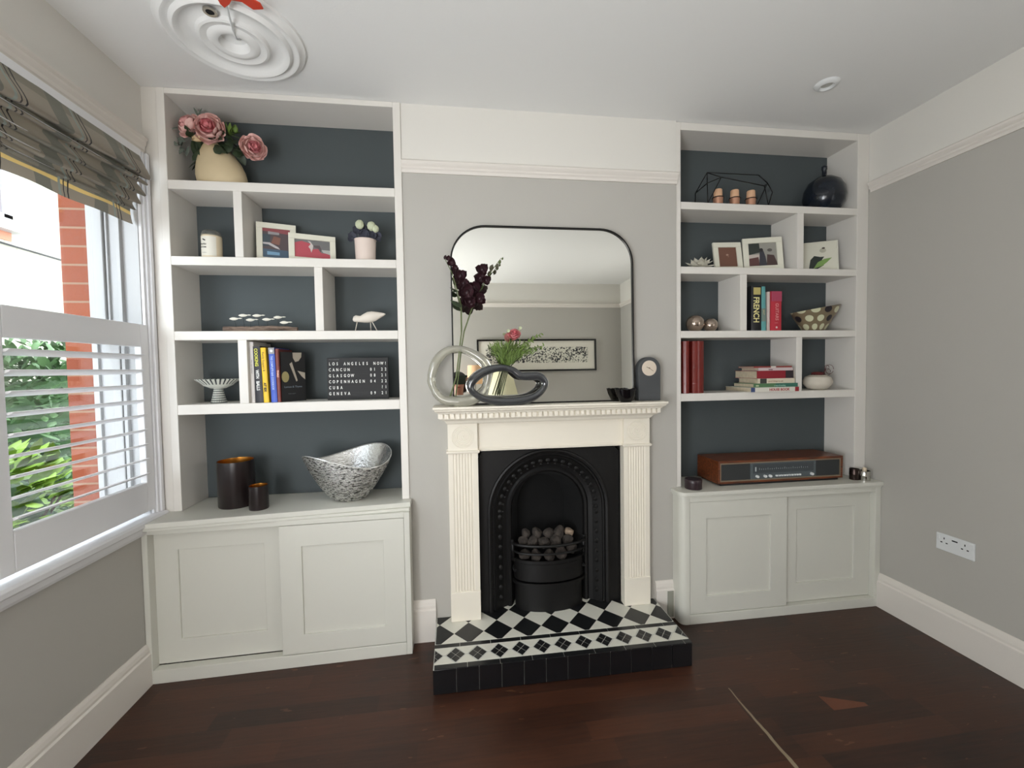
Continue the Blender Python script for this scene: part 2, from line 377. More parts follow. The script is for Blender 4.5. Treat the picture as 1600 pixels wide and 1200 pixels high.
g = G().prism([(-.40, .70), (-.175, .692), (-.138, .692), (-.130, .700), (-.130, .716), (-.138, .724), (-.175, .726), (-.37, .735)], 'y', WY0-.05, -.012)
g.prism([(-.175, .655), (-.158, .655), (-.150, .668), (-.145, .692), (-.175, .692)], 'y', WY0-.05, -.012)
g.build('sill', framewin, win)

# shutters
def shutter(yr, label):
    t = thing('shutter_panel', label, 'shutter', (XL, yr, .741), group='half-height plantation shutters in the window')
    x0, x1 = XL-.012, XL+.014; w = .662; st = .048
    for a_, b_ in ((yr-st, yr-.001), (yr-w+.001, yr-w+st)): G().box(x0, x1, a_, b_, .745, 1.553).build('stile', slat_white, t, bevel=.003)
    G().box(x0, x1, yr-w+st, yr-st, 1.456, 1.553).build('top_rail', slat_white, t, bevel=.003)
    G().box(x0, x1, yr-w+st, yr-st, .745, .872).build('bottom_rail', slat_white, t, bevel=.003)
    for k in range(9):
        z = .905+k*.0635; n = 10; ww = .031; th = .0055; a = math.radians(17); poly = []
        for i in range(n):
            u = 2*math.pi*i/n; px_, pz_ = ww*math.cos(u), th*math.sin(u)*.9
            poly.append(((XL-.0)+px_*math.cos(a)-pz_*math.sin(a), z+px_*math.sin(a)+pz_*math.cos(a)))
        gg = G(); A = [gg.bm.verts.new((p[0], yr-w+st+.001, p[1])) for p in poly]; B = [gg.bm.verts.new((p[0], yr-st-.001, p[1])) for p in poly]
        for i in range(n): gg._f([A[i], A[(i+1) % n], B[(i+1) % n], B[i]], 0, True)
        gg._f(A, 0); gg._f(B, 0); gg.build('louvre', slat_white, t)
    return t
sh = shutter(-.046, 'white louvred shutter panel nearest the shelves')
dup(sh, (XL, -.046-.668, .741), 'white louvred shutter panel in the middle of the window')
dup(sh, (XL, -.046-.668*2, .741), 'white louvred shutter panel furthest from the shelves')

# roman blind
fab = mat('checked_grey_fabric', (150, 138, 122), .9, Sheen_Weight=.2)
nt = fab.node_tree; q = NB(fab)
uvn = q.n('ShaderNodeUVMap'); sx_ = q.n('ShaderNodeSeparateXYZ'); q.inp(sx_.inputs[0], uvn.outputs[0]); U_, V_ = sx_.outputs[0], sx_.outputs[1]
def band(val, period, c, w): return q.math('LESS_THAN', q.math('ABSOLUTE', q.math('SUBTRACT', q.math('FRACT', q.math('DIVIDE', val, period)), c)), w)
c0 = q.mix(band(U_, .238, .68, .13), (150, 140, 126), (116, 114, 104))
c0 = q.mix(q.math('MULTIPLY', band(V_, .16, .5, .16), .6), c0, (112, 110, 98))
c0 = q.mix(q.math('LESS_THAN', q.math('ABSOLUTE', q.math('SUBTRACT', V_, .047)), .007), c0, (232, 200, 128))  # gold band above the hem: backlight through the cloth, painted into its colour
c0 = q.mix(band(U_, .238, .27, .012), c0, (44, 40, 40)); c0 = q.mix(band(U_, .238, .34, .010), c0, (66, 60, 58)); c0 = q.mix(band(U_, .238, .41, .02), c0, (142, 150, 142))
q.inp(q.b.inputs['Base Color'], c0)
tl = q.n('ShaderNodeBsdfTranslucent'); q.inp(tl.inputs[0], c0); mxs = q.n('ShaderNodeMixShader'); mxs.inputs[0].default_value = .22
q.nt.links.new(q.b.outputs[0], mxs.inputs[1]); q.nt.links.new(tl.outputs[0], mxs.inputs[2]); q.nt.links.new(mxs.outputs[0], q.nt.nodes['Material Output'].inputs[0])
q.bump(q.noise(uvn.outputs[0], 900, 2), .3, .001)
prof = [(-.158, 2.298), (-.150, 2.27), (-.135, 2.235), (-.117, 2.20), (-.109, 2.183), (-.1077, 2.175), (-.113, 2.171), (-.130, 2.176), (-.150, 2.185), (-.153, 2.180),
        (-.140, 2.168), (-.125, 2.158), (-.1204, 2.151), (-.126, 2.147), (-.142, 2.152), (-.160, 2.160), (-.163, 2.152), (-.152, 2.135), (-.139, 2.115), (-.1342, 2.105), (-.140, 2.100), (-.155, 2.106), (-.170, 2.115),
        (-.173, 2.106), (-.163, 2.090), (-.153, 2.076), (-.1505, 2.069), (-.156, 2.065), (-.170, 2.070), (-.183, 2.076), (-.185, 2.068), (-.176, 2.054), (-.170, 2.046), (-.169, 2.042), (-.175, 2.038), (-.186, 2.043), (-.191, 2.046), (-.191, 2.03), (-.190, 2.005), (-.1888, 1.981)]
bl = thing('roman_blind', 'grey and beige checked roman blind drawn up in folds above the window', 'blind', (XL, -1.05, 2.30))
g = G(); uvl = g.bm.loops.layers.uv.new('UVMap'); L = [0]
for i in range(1, len(prof)): L.append(L[-1]+math.dist(prof[i], prof[i-1]))
nseg = 120; y0, y1 = -2.04, -.068; rows = []
for k in range(nseg+1):
    y = y1+(y0-y1)*k/nseg; d = -.018*math.sin(min(1, abs(y-y1)/1.0)*math.pi/2)
    rows.append([g.bm.verts.new((x+.004*math.sin(y*17+z*40)*min(1, i/6), y, z+d*min(1, i/8)+.0025*math.sin(y*23+i))) for i, (x, z) in enumerate(prof)])
for k in range(nseg):
    for i in range(len(prof)-1):
        f = g._f([rows[k][i], rows[k][i+1], rows[k+1][i+1], rows[k+1][i]], 0, True)
        for lp, (kk, ii) in zip(f.loops, ((k, i), (k, i+1), (k+1, i+1), (k+1, i))): lp[uvl].uv = ((y1-(y1+(y0-y1)*kk/nseg)), L[-1]-L[ii])
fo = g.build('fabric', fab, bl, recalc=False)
for (x, z) in ((-.114, 2.178), (-.127, 2.154), (-.141, 2.107), (-.157, 2.072), (-.175, 2.045)):
    G().tube([(x-.004, y1+.012, z), (x-.004, y0-.01, z-.015)], .0028, 6).build('rod', slat_white, bl)
G().box(-.168, -.15, y0-.01, y1+.01, 2.27, 2.299).build('headrail', slat_white, bl)

# ------------------------------------------------------------------ outside
struct('ground_outside', G().box(-12, -.48, -6, 12, -.45, -.3), mat('grey_paving', (180, 178, 178), .9, noise=.15, nscale=3), 'grey paved ground outside the window')
wb = mat('whitewashed_brick', (242, 238, 222), .9)
q = NB(wb); v, xyz = q.pos(); bk = q.n('ShaderNodeTexBrick'); mp = q.n('ShaderNodeCombineXYZ'); q.inp(mp.inputs[0], xyz[1]); q.inp(mp.inputs[1], xyz[2]); q.inp(bk.inputs['Vector'], mp.outputs[0])
bk.inputs['Scale'].default_value = 1; bk.inputs['Brick Width'].default_value = .23; bk.inputs['Row Height'].default_value = .078; bk.inputs['Mortar Size'].default_value = .006
bk.inputs['Color1'].default_value = (*lin((178, 176, 160)), 1); bk.inputs['Color2'].default_value = (*lin((166, 163, 146)), 1); bk.inputs['Mortar'].default_value = (*lin((150, 147, 130)), 1)
q.inp(q.b.inputs['Base Color'], bk.outputs[0]); q.bump(bk.outputs['Fac'], -.4, .004)
nb = thing('neighbouring_house', 'whitewashed brick house across the garden, seen through the window', 'building', (-3.2, 3, -.3))
G().box(-3.4, -3.0, -3, 9, -.3, 3.9).build('wall', wb, nb)
wd = G().box(-3.01, -2.97, 1.2, 2.60, 2.80, 2.86).box(-3.01, -2.97, 1.2, 2.60, 3.7, 3.8).box(-3.01, -2.97, 2.52, 2.60, 2.8, 3.8).box(-3.01, -2.97, 1.2, 1.28, 2.8, 3.8).box(-3.01, -2.97, 1.87, 1.93, 2.8, 3.8).build('window', sashw, nb)
G().box(-3.005, -2.99, 1.25, 2.55, 2.85, 3.75).build('pane', mat('dull_window_pane', (140, 132, 134), .2), wd)
G().box(-3.03, -2.90, 1.1, 2.64, 2.70, 2.80).build('sill', sashw, nb)
G().box(-3.02, -2.99, 1.15, 2.60, 2.62, 2.70).build('sill_brick', flat('pale_red_brick', (170, 110, 80)), nb)
G().tube([(-2.985, 2.0, 2.59), (-2.985, 3.0, 2.575), (-2.985, 6.0, 2.53)], .009, 6).build('cable', blackp, nb)
def bush(name, label, c, sz, n, L, w, m, seed, group=None):
    rg = random.Random(seed); t = thing(name, label, 'plant', (c[0], c[1], -.3), group=group); g = G()
    for i in range(n):
        a = rg.uniform(0, 2*math.pi); e = math.asin(rg.uniform(-.6, 1)); k = rg.uniform(.72, 1.0)
        d = Vector((math.cos(a)*math.cos(e), math.sin(a)*math.cos(e), math.sin(e)))
        p = Vector(c)+Vector((d.x*sz[0], d.y*sz[1], d.z*sz[2]))*k
        dd = d+Vector((rg.uniform(-.8, .8), rg.uniform(-.8, .8), rg.uniform(-.5, .6)))
        s_ = rg.uniform(.7, 1.3); g.leaf(p, dd, (rg.uniform(-.3, .3), rg.uniform(-.3, .3), 1), L*s_, w*s_, 0, .3, 3)
    g.build('foliage', m, t, recalc=False)
    g = G()
    for i in range(7):
        a = rg.uniform(0, 6.28); g.tube([(c[0], c[1], -.3), (c[0]+math.cos(a)*sz[0]*.3, c[1]+math.sin(a)*sz[1]*.3, c[2]), (c[0]+math.cos(a)*sz[0]*.75, c[1]+math.sin(a)*sz[1]*.75, c[2]+sz[2]*.5)], [.02, .012, .005], 6)
    g.sphere(c, 1, 2, 1, (sz[0]*.7, sz[1]*.7, sz[2]*.7), .06)
    g.build('branches', [mat('bark_'+str(seed), (86, 70, 54), .9), mat('inner_leaf_'+str(seed), (60, 92, 52), .9)], t)
    return t
lf1 = mat('hedge_leaf', (84, 116, 72), .5, noise=.5, nscale=5); lf2 = mat('lime_leaf', (116, 150, 48), .5, noise=.4, nscale=8)
bush('laurel_hedge', 'broad green leafy hedge against the whitewashed house, tallest of the garden plants', (-2.2, 2.1, .75), (.45, 1.5, .88), 4200, .095, .042, lf1, 3)
bush('lime_shrub', 'bright lime green low shrub just outside the shutters', (-1.35, .55, .35), (.36, .38, .62), 800, .10, .055, lf2, 4)
bush('fern_clump', 'green feathery clump beside the brick corner outside the window', (-1.15, 1.62, .2), (.3, .36, .6), 420, .16, .03, mat('fern_leaf', (92, 124, 64), .5, noise=.4, nscale=9), 5)
struct('trim_5', G().box(-.8, -.485, -3, 3, .55, .62), mat('grey_slate', (140, 144, 152), .7), 'grey stone ledge outside below the window')

# ------------------------------------------------------------------ alcove shelving
def shelving(label, x0, x1, ox0, ox1, yf, zt, rows, z_bottom, backx):
    """rows: list of (z_under, z_top) boards; dividers given as (row index, xa, xb)"""
    t = thing('alcove_shelving', label, 'shelving', ((ox0+ox1)/2, .1, z_bottom), group='built-in alcove shelves')
    G().box(ox0, x0, yf, YB-.004, z_bottom, H-.001).build('side_panel', shelfw, t, bevel=.0025)
    G().box(x1, ox1, yf, YB-.004, z_bottom, H-.001).build('side_panel', shelfw, t, bevel=.0025)
    G().box(x0, x1, YB-.010, YB-.001, z_bottom, H-.001).build('back_panel', backm, t)
    G().box(x0, x1, yf, YB-.011, zt, H-.001).build('top_rail', shelfw, t, bevel=.002)
    return t
Y0 = -.0084
lt = shelving('white alcove shelves with blue-grey back, left of the fireplace', -.0797, .8986, -.1134, .9335, Y0, 2.574, None, .7132, None)
ZS = [2.2000, 1.8644, 1.5295, 1.1980]; ZU = [2.1596, 1.8249, 1.4888, 1.1520]
for a, b in zip(ZU, ZS): G().box(-.0797, .8986, Y0, YB-.011, a, b).build('shelf', shelfw, lt, bevel=.0025)
for (a, b, z0, z1) in ((.1870, .2232, ZS[1], ZU[0]), (.5250, .5618, ZS[2], ZU[1]), (.1830, .2220, ZS[3], ZU[2])):
    G().box(a, b, Y0, YB-.011, z0, z1).build('divider', shelfw, lt, bevel=.002)
G().box(XL, -.1134, -.003, YB-.004, .0, H-.001).build('filler_strip', shelfw, lt)
rt = shelving('white alcove shelves with dark back, right of the fireplace', 2.3480, 3.386, 2.3205, XR-.001, Y0+.014, 2.5603, None, .6945, None)
ZR = [2.1935, 1.859, 1.5228, 1.1914]; ZQ = [2.1559, 1.8219, 1.4855, 1.1502]
for a, b in zip(ZQ, ZR): G().box(2.348, 3.386, Y0+.014, YB-.011, a, b).build('shelf', shelfw, rt, bevel=.0025)
for (a, b, z0, z1) in ((3.021, 3.060, ZR[1], ZQ[0]), (2.6865, 2.7252, ZR[2], ZQ[1]), (3.0214, 3.0565, ZR[3], ZQ[2])):
    G().box(a, b, Y0+.014, YB-.011, z0, z1).build('divider', shelfw, rt, bevel=.002)

# cabinets (sliding doors)
def frame_door(x0, x1, z0, z1, yf, pan, name, t, sl=0.0):
    """shaker door: four rails around a recessed panel. sl = slope of the front in y per x"""
    px0, px1, pz0, pz1 = pan; g = G(); sh = Matrix(((1, 0, 0, 0), (sl, 1, 0, -sl*(x0+x1)/2), (0, 0, 1, 0), (0, 0, 0, 1)))
    O_ = [(x0, z0), (x1, z0), (x1, z1), (x0, z1)]; I_ = [(px0, pz0), (px1, pz0), (px1, pz1), (px0, pz1)]
    V_ = {(w_, k, j): g.bm.verts.new(sh @ Vector(((O_ if w_ else I_)[j][0], (yf, yf+.02)[k], (O_ if w_ else I_)[j][1]))) for w_ in (0, 1) for k in (0, 1) for j in range(4)}
    for j in range(4):
        j2 = (j+1) % 4
        for k in (0, 1): g._f([V_[1, k, j], V_[1, k, j2], V_[0, k, j2], V_[0, k, j]], 0)
        for w_ in (0, 1): g._f([V_[w_, 0, j], V_[w_, 0, j2], V_[w_, 1, j2], V_[w_, 1, j]], 0)
    o = g.build(name, cabw, t, bevel=.0015)
    G().box(px0, px1, yf+.009, yf+.016, pz0, pz1, M=sh).build('panel', cabw, o)
    return o
sl = .028
cb = thing('base_cabinet', 'white cabinet with two sliding doors, left of the fireplace', 'cabinet', (.38, 0, 0), group='low alcove cabinets')
def shy(x, y): return y+sl*(x-.38)
g = G()
for (a, b, z0, z1) in ((-.174, -.152, 0, .676), (.914, .940, 0, .676), (-.152, .914, 0, .058), (-.152, .914, .652, .676)):
    g.prism([(a, shy(a, -.112)), (b, shy(b, -.112)), (b, shy(b, -.07) if b < .9 or z0 or b < .93 else -.001), (a, shy(a, -.07) if a < .9 or z0 else -.001)], 'z', z0, z1)
g.build('carcass', cabw, cb, bevel=.002)
frame_door(-.154, .385, .061, .650, -.078, (-.060, .291, .164, .566), 'sliding_door', cb, sl)
frame_door(.370, .913, .061, .650, -.103, (.463, .819, .147, .553), 'sliding_door', cb, sl)
G().prism([(-.174, shy(0, -.122)-.038), (.9435, -.062), (.9435, -.001), (.9325, -.001), (.9325, YB-.011), (-.174, YB-.011)], 'z', .690, .7130).prism([(-.174, shy(0, -.122)-.026), (.940, -.074), (.940, -.001), (.9325, -.001), (.9325, YB-.011), (-.174, YB-.011)], 'z', .676, .690).build('worktop', cabw, None, loc=(.38, 0, .69), bevel=.003)
tag(bpy.data.objects['worktop'], 'white cabinet top holding the silver bowl, left of the fireplace', 'worktop', 'alcove worktops')
cr = thing('base_cabinet', 'white cabinet with two sliding doors and rounded corner, beside the right wall', 'cabinet', (2.88, 0, 0), group='low alcove cabinets')
def rc(xl, xr, yf, r, n=8):
    P = [(xl+r-r*math.sin(a), yf+r-r*math.cos(a)) for a in [math.pi/2*i/n for i in range(n+1)]]
    return P
yf = -.090
P = rc(2.295, XR, yf, .034)
outer = [(XR-.001, yf)]+P+[(2.295, -.001), (2.33, -.001), (2.34, -.02), (2.34, yf+.03), (XR-.03, yf+.03)]
g = G()
g.prism(P+[(2.295, -.001), (2.342, -.001), (2.342, yf)], 'z', 0, .663)
g.box(3.424, XR-.001, yf, -.03, 0, .663).box(2.342, 3.424, yf, -.03, 0, .049).box(2.342, 3.424, yf, -.03, .639, .663)
g.build('carcass', cabw, cr, bevel=.002)
frame_door(2.346, 2.897, .051, .637, -.084, (2.438, 2.801, .141, .548), 'sliding_door', cr)
frame_door(2.88, 3.423, .051, .637, -.058, (2.975, 3.325, .152, .557), 'sliding_door', cr)
P2 = rc(2.283, XR, yf-.014, .045)
g = G().prism([(XR-.001, YB-.011), (XR-.001, yf-.014)]+P2+[(2.283, -.001), (2.3215, -.001), (2.3215, YB-.011)], 'z', .673, .6940)
P3 = rc(2.289, XR, yf-.006, .04)
g.prism([(XR-.001, 0), (XR-.001, yf-.006)]+P3+[(2.289, -.001)], 'z', .663, .673)
w2 = g.build('worktop', cabw, None, loc=(2.88, 0, .67), bevel=.003)
tag(w2, 'white cabinet top with rounded corner holding the wooden radio', 'worktop', 'alcove worktops')

# ------------------------------------------------------------------ fireplace
HZ = .108
fs = thing('fireplace_surround', 'cream painted wooden mantelpiece with fluted pilasters', 'fireplace', (1.634, 0, HZ))
MZ = 1.165
g = G()
prof_m = [(0, MZ), (-.140, MZ), (-.142, MZ-.003), (-.142, MZ-.010), (-.136, MZ-.014), (-.134, MZ-.020), (-.124, MZ-.026), (-.118, MZ-.032), (0, MZ-.032)]
def hip(g, prof, x0, x1, mi=0):   # profile swept across the front with mitred returns at both ends
    rows = []
    for (y, z) in prof: rows.append([g.bm.verts.new(c) for c in ((x0+.142+y, 0, z), (x0+.142+y, y, z), (x1-.142-y, y, z), (x1-.142-y, 0, z))])
    for i in range(len(prof)):
        A, B = rows[i], rows[(i+1) % len(prof)]
        for k in range(3): g._f([A[k], A[k+1], B[k+1], B[k]], mi)
prof_f = [(-.142, MZ), (-.142, MZ-.009), (-.136, MZ-.013), (-.134, MZ-.019), (-.122, MZ-.027), (-.118, MZ-.033)]
rows = []
for (y, z) in prof_f:
    k = .142+y; rows.append([g.bm.verts.new(c) for c in ((1.060+k, 0, z), (1.060+k, y, z), (2.200-k, y, z), (2.200-k, 0, z))])
for i in range(len(rows)-1):
    for k in range(3): g._f([rows[i][k], rows[i][k+1], rows[i+1][k+1], rows[i+1][k]], 0)
g._f(rows[0], 0); g._f(rows[-1][::-1], 0)
g.build('mantel_shelf', mantw, fs, weld=True)
g = G(); g.box(1.094, 2.166, -.104, 0, MZ-.058, MZ-.033)
nd = 42
for i in range(nd):
    x = 1.088+(2.172-1.088-.0165)*i/(nd-1); g.box(x, x+.0165, -.116, -.10, MZ-.056, MZ-.034)
for yy_ in (-.098, -.072, -.046): g.box(1.082, 1.096, yy_, yy_+.0165, MZ-.056, MZ-.034).box(2.164, 2.178, yy_, yy_+.0165, MZ-.056, MZ-.034)
g.build('dentil_moulding', mantw, fs)
g = G(); rows = []
for (y, z) in [(-.104, MZ-.058), (-.100, MZ-.062), (-.086, MZ-.070), (-.078, MZ-.082), (-.072, MZ-.086), (-.060, MZ-.086)]:
    k = .104+y; rows.append([g.bm.verts.new(c) for c in ((1.094+k, 0, z), (1.094+k, y, z), (2.166-k, y, z), (2.166-k, 0, z))])
for i in range(len(rows)-1):
    for k in range(3): g._f([rows[i][k], rows[i][k+1], rows[i+1][k+1], rows[i+1][k]], 0)
g._f(rows[0], 0); g._f(rows[-1][::-1], 0)
g.build('bed_moulding', mantw, fs, weld=True)
PX = ((1.1237, 1.2672), (2.0069, 2.1454)); CZ = .942
G().box(PX[0][1], PX[1][0], -.030, 0, CZ-.004, MZ-.084).prism([(-.030, CZ-.004), (-.036, CZ-.004), (-.038, CZ+.004), (-.030, CZ+.014)], 'x', PX[0][1], PX[1][0]).build('frieze', mantw, fs)
for (a, b) in PX:
    cxm = (a+b)/2
    o = G().box(a, b, -.052, 0, CZ+.004, MZ-.086).build('corner_block', mantw, fs, bevel=.002)
    gg = G()
    for r in (.052, .044, .036, .028, .020, .012): gg.tube([(cxm+r*math.cos(t_*math.pi/16), -.0525, 1.012+r*math.sin(t_*math.pi/16)) for t_ in range(32)], .0022, 6, closed=True)
    gg.lathe([(0, .004), (.004, .003), (.006, 0)], (cxm, -.052, 1.012), 16, M=Matrix.Rotation(math.pi/2, 4, 'X'))
    gg.build('roundel', mantw, o)
    rows = []; gg = G()
    for (d, z) in ((0, CZ-.010), (.004, CZ-.010), (.008, CZ-.004), (.008, CZ+.002), (0, CZ+.006)):
        rows.append([gg.bm.verts.new(c) for c in ((a-d, 0, z), (a-d, -.052-d, z), (b+d, -.052-d, z), (b+d, 0, z))])
    for i in range(len(rows)-1):
        for k in range(3): gg._f([rows[i][k], rows[i][k+1], rows[i+1][k+1], rows[i+1][k]], 0)
    gg._f(rows[0], 0); gg._f(rows[-1][::-1], 0)
    gg.build('capital', mantw, fs, weld=True)
    # fluted pilaster as one continuous face with round grooves
    poly = [(a, 0), (a, -.049)]; m = .022; nf = 7; fw = (b-a-2*m)/nf
    for i in range(nf):
        x = a+m+fw*i; rr = fw*.40
        poly.append((x+fw*.5-rr, -.049))
        for k in range(1, 6):
            th = math.pi*k/6; poly.append((x+fw*.5-rr*math.cos(th), -.049+rr*.75*math.sin(th)))
        poly.append((x+fw*.5+rr, -.049))
    poly += [(b, -.049), (b, 0)]
    G().prism(poly, 'z', HZ+.145, CZ-.010).build('pilaster', mantw, fs)
    G().box(a-.001, b+.001, -.0535, 0, HZ, HZ+.145).build('plinth_block', mantw, fs, bevel=.003)

# cast-iron insert
fi = thing('fireplace_insert', 'black cast-iron arched fireplace insert with bowed grate', 'fireplace', (1.637, .03, HZ))
CXF, RO, RI, ZSp = 1.630, .305, .188, .612
def arch(r, zs=ZSp, zb=HZ, n=24, cx=CXF):
    return [(cx-r, zb)]+[(cx-r*math.cos(math.pi*i/n), zs+r*math.sin(math.pi*i/n)) for i in range(n+1)]+[(cx+r, zb)]
def ringface(g, A, ya, B, yb, mi=0, sm=True):
    a = [g.bm.verts.new((p[0], ya, p[1])) for p in A]; b = [g.bm.verts.new((p[0], yb, p[1])) for p in B]
    for i in range(len(A)-1): g._f([a[i], a[i+1], b[i+1], b[i]], mi, sm)
g = G(); yp = .012
rect = []
n = 24; A = arch(RO)
X0, X1, ZT = 1.2675, 2.0065, .9415
for p in A:   # matching outer rectangle points
    dx, dz = p[0]-CXF, p[1]-ZSp
    if p[1] <= ZSp+1e-6: rect.append((X0 if dx < 0 else X1, p[1]))
    else:
        tx = ((X1-CXF) if dx > 0 else (X0-CXF))/dx if abs(dx) > 1e-6 else 1e9; tz = (ZT-ZSp)/dz; t_ = min(tx, tz); rect.append((CXF+dx*t_, ZSp+dz*t_))
ringface(g, rect, yp, A, yp, 0, False)
g.build('plate', iron, fi)
g = G(); prev = (RO+.012, yp-.001)
for (r, y) in ((RO+.010, yp-.010), (RO+.002, yp-.013), (RO-.008, yp-.008), (RO-.012, yp+.002), (RO-.020, yp+.004), (RO-.026, yp-.002), (RO-.034, yp+.004), (RI+.05, yp+.030), (RI+.030, yp+.038), (RI+.020, yp+.030), (RI+.008, yp+.032), (RI, yp+.046)):
    ringface(g, arch(prev[0]), prev[1], arch(r), y); prev = (r, y)
# cast ornament round the arch
for k in range(21):
    a_ = math.pi*k/20; r = (RO-.034+RI+.05)/2; p = Vector((CXF-r*math.cos(a_), yp+.014, ZSp+r*math.sin(a_))); g.sphere(p, .013, 1, 0, (1, .5, 1)); g.sphere(p+Vector((math.cos(a_)*.017, -.003, -math.sin(a_)*.017)), .006, 1, 0, (1, .6, 1))
for k in range(9):
    for s_ in (-1, 1): g.sphere((CXF+s_*(RO-.034+RI+.05)/2, yp+.014, HZ+.06+k*.052), .012, 1, 0, (1, .5, 1.2))
g.build('arch', iron, fi)
g = G(); back = [(CXF+(p[0]-CXF)*.72, p[1]*.93 if p[1] > .3 else p[1]) for p in arch(RI)]
ringface(g, arch(RI), yp+.046, back, .235)
bv = [g.bm.verts.new((p[0], .235, p[1])) for p in back]; g._f(bv, 0)
g.box(CXF-RI, CXF+RI, .02, .24, .30, .31)
g.build('firebox', soot, fi)
def bow(x_half, y_end, bulge, z, r, name, hgt=None, n=18):
    g = G(); pts = [(CXF+x_half*math.sin(t_), y_end-bulge*math.cos(t_)/1.0+0, z) for t_ in [(-math.pi/2+math.pi*i/n) for i in range(n+1)]]
    if hgt:
        poly = pts; A = [g.bm.verts.new(p) for p in pts]; B = [g.bm.verts.new((p[0], p[1], z+hgt)) for p in pts]
        A2 = [g.bm.verts.new((CXF+(p[0]-CXF)*.95, p[1]+.008, z)) for p in pts]; B2 = [g.bm.verts.new((CXF+(p[0]-CXF)*.95, p[1]+.008, z+hgt)) for p in pts]
        for i in range(n):
            g._f([A[i], A[i+1], B[i+1], B[i]], 0, True); g._f([B[i], B[i+1], B2[i+1], B2[i]], 0); g._f([A2[i], B2[i], B2[i+1], A2[i+1]], 0, True); g._f([A[i], A2[i], A2[i+1], A[i+1]], 0)
    else: g.tube(pts, r, 8)
    return g
bow(.190, .045, .085, .443, .008, '').build('grate_bar', iron, fi)
bow(.186, .045, .085, .402, .006, '').build('grate_bar', iron, fi)
bow(.186, .045, .090, .352, 0, '', .016).build('grate_bar', iron, fi)
bow(.182, .045, .090, .262, 0, '', .088).build('grate_front', iron, fi)
bow(.192, .045, .094, .240, 0, '', .014).build('grate_moulding', iron, fi)
bow(.178, .045, .086, HZ, 0, '', .130).build('ash_pan_front', iron, fi)
for k in range(2):
    s_ = (-1, 1)[k]; G().tube([(CXF+s_*.186, .040, .35), (CXF+s_*.190, .040, .46)], .009, 8).build('grate_post', iron, fi)
# coals, one by one
cp = G(); cp.sphere((0, 0, 0), .0345, 2, 0, (1, .9, .85), 0, sm=False); 
rgc = random.Random(9); cuts = [(Vector((rgc.uniform(-1, 1), rgc.uniform(-1, 1), rgc.uniform(-1, 1))).normalized(), rgc.uniform(.62, .85)) for _ in range(11)]
for v_ in cp.bm.verts:
    for n_, d_ in cuts:
        k_ = v_.co.dot(n_)-d_*.0345
        if k_ > 0: v_.co -= n_*k_
c0_ = cp.build('coal', coalm); spots = []
for (x, y, z, s_, m_) in ((-.125, .03, .40, 1.1, 0), (-.07, .015, .395, 1.2, 0), (-.005, .01, .395, 1.2, 0), (.06, .015, .40, 1.15, 0), (.12, .035, .41, 1.1, 0), (-.13, .05, .455, 1.05, 0), (-.085, .03, .462, 1.1, 0), (-.03, .025, .455, 1.2, 0), (.035, .03, .458, 1.15, 0), (.10, .035, .46, 1.0, 0), (-.058, .055, .494, 1.12, 0), (.002, .060, .490, 1.1, 0), (.060, .055, .495, 1.18, 0), (.116, .06, .488, 1.0, 1), (-.113, .07, .488, 1.0, 0)):
    spots.append((x, y, z, s_, m_))
for i, (x, y, z, s_, m_) in enumerate(spots):
    o = c0_ if i == 0 else c0_.copy()
    if i: COL.objects.link(o)
    if m_: o.data = o.data.copy(); o.data.materials[0] = ash
    o.location = (CXF+x, y, z-.018); o.scale = (s_*.98, s_*.9, s_*.85); o.rotation_euler = (i*.9, i*1.7, i*.6+.3)
    tag(o, 'pale ashy lump of coal at the right of the grate' if m_ else 'dark grey lump of coal heaped in the fireplace grate', 'coal', 'coal lumps in the grate' if not m_ else 'pale coal lumps in the grate')

# hearth
he = thing('hearth', 'raised tiled hearth, black and white diamond top', 'hearth', (1.62, -.19, 0))
HX0, HX1, HY = 1.0500, 2.1880, -.3755
G().box(HX0+.006, HX1-.006, HY+.006, -.0005, 0, HZ-.004).box(FX0+.005, FX1-.005, -.002, .24, 0, HZ-.004).build('base', groutD, he)
# front and side black tiles
nT = 12; tw = (HX1-HX0)/nT
for i in range(nT):
    a = HX0+i*tw; G().box(a+(.0013 if i else 0), a+tw-.0013, HY, HY+.0063, .001, HZ-.003).build('front_tile', tileF, he, bevel=.0015)
for s_ in (0, 1):
    for i in range(4):
        y0_ = HY+.010+i*.0912; G().box(HX0 if s_ == 0 else HX1-.006, HX0+.006 if s_ == 0 else HX1, y0_+.0006, y0_+.0905, .001, HZ-.003).build('side_tile', tileF, he, bevel=.001)
# top tiles, laid as clipped polygons
def clip(poly, x0, x1, y0, y1):
    def cut(P, f):
        out = []
        for i in range(len(P)):
            a, b = P[i], P[(i+1) % len(P)]; fa, fb = f(a), f(b)
            if fa >= 0: out.append(a)
            if fa*fb < 0: t_ = fa/(fa-fb); out.append((a[0]+(b[0]-a[0])*t_, a[1]+(b[1]-a[1])*t_))
        return out
    for f in (lambda p: p[0]-x0, lambda p: x1-p[0], lambda p: p[1]-y0, lambda p: y1-p[1]):
        poly = cut(poly, f)
        if len(poly) < 3: return None
    return poly
def area2(P): return abs(sum(P[i][0]*P[(i+1) % len(P)][1]-P[(i+1) % len(P)][0]*P[i][1] for i in range(len(P))))/2
g = G().box(HX0+.001, HX1-.001, HY+.001, -.0006, HZ-.004, HZ-.0012); g.box(FX0+.03, FX1-.03, -.001, .10, HZ-.004, HZ-.0012)
g.build('grout_bed', grout, he)
gt = G()
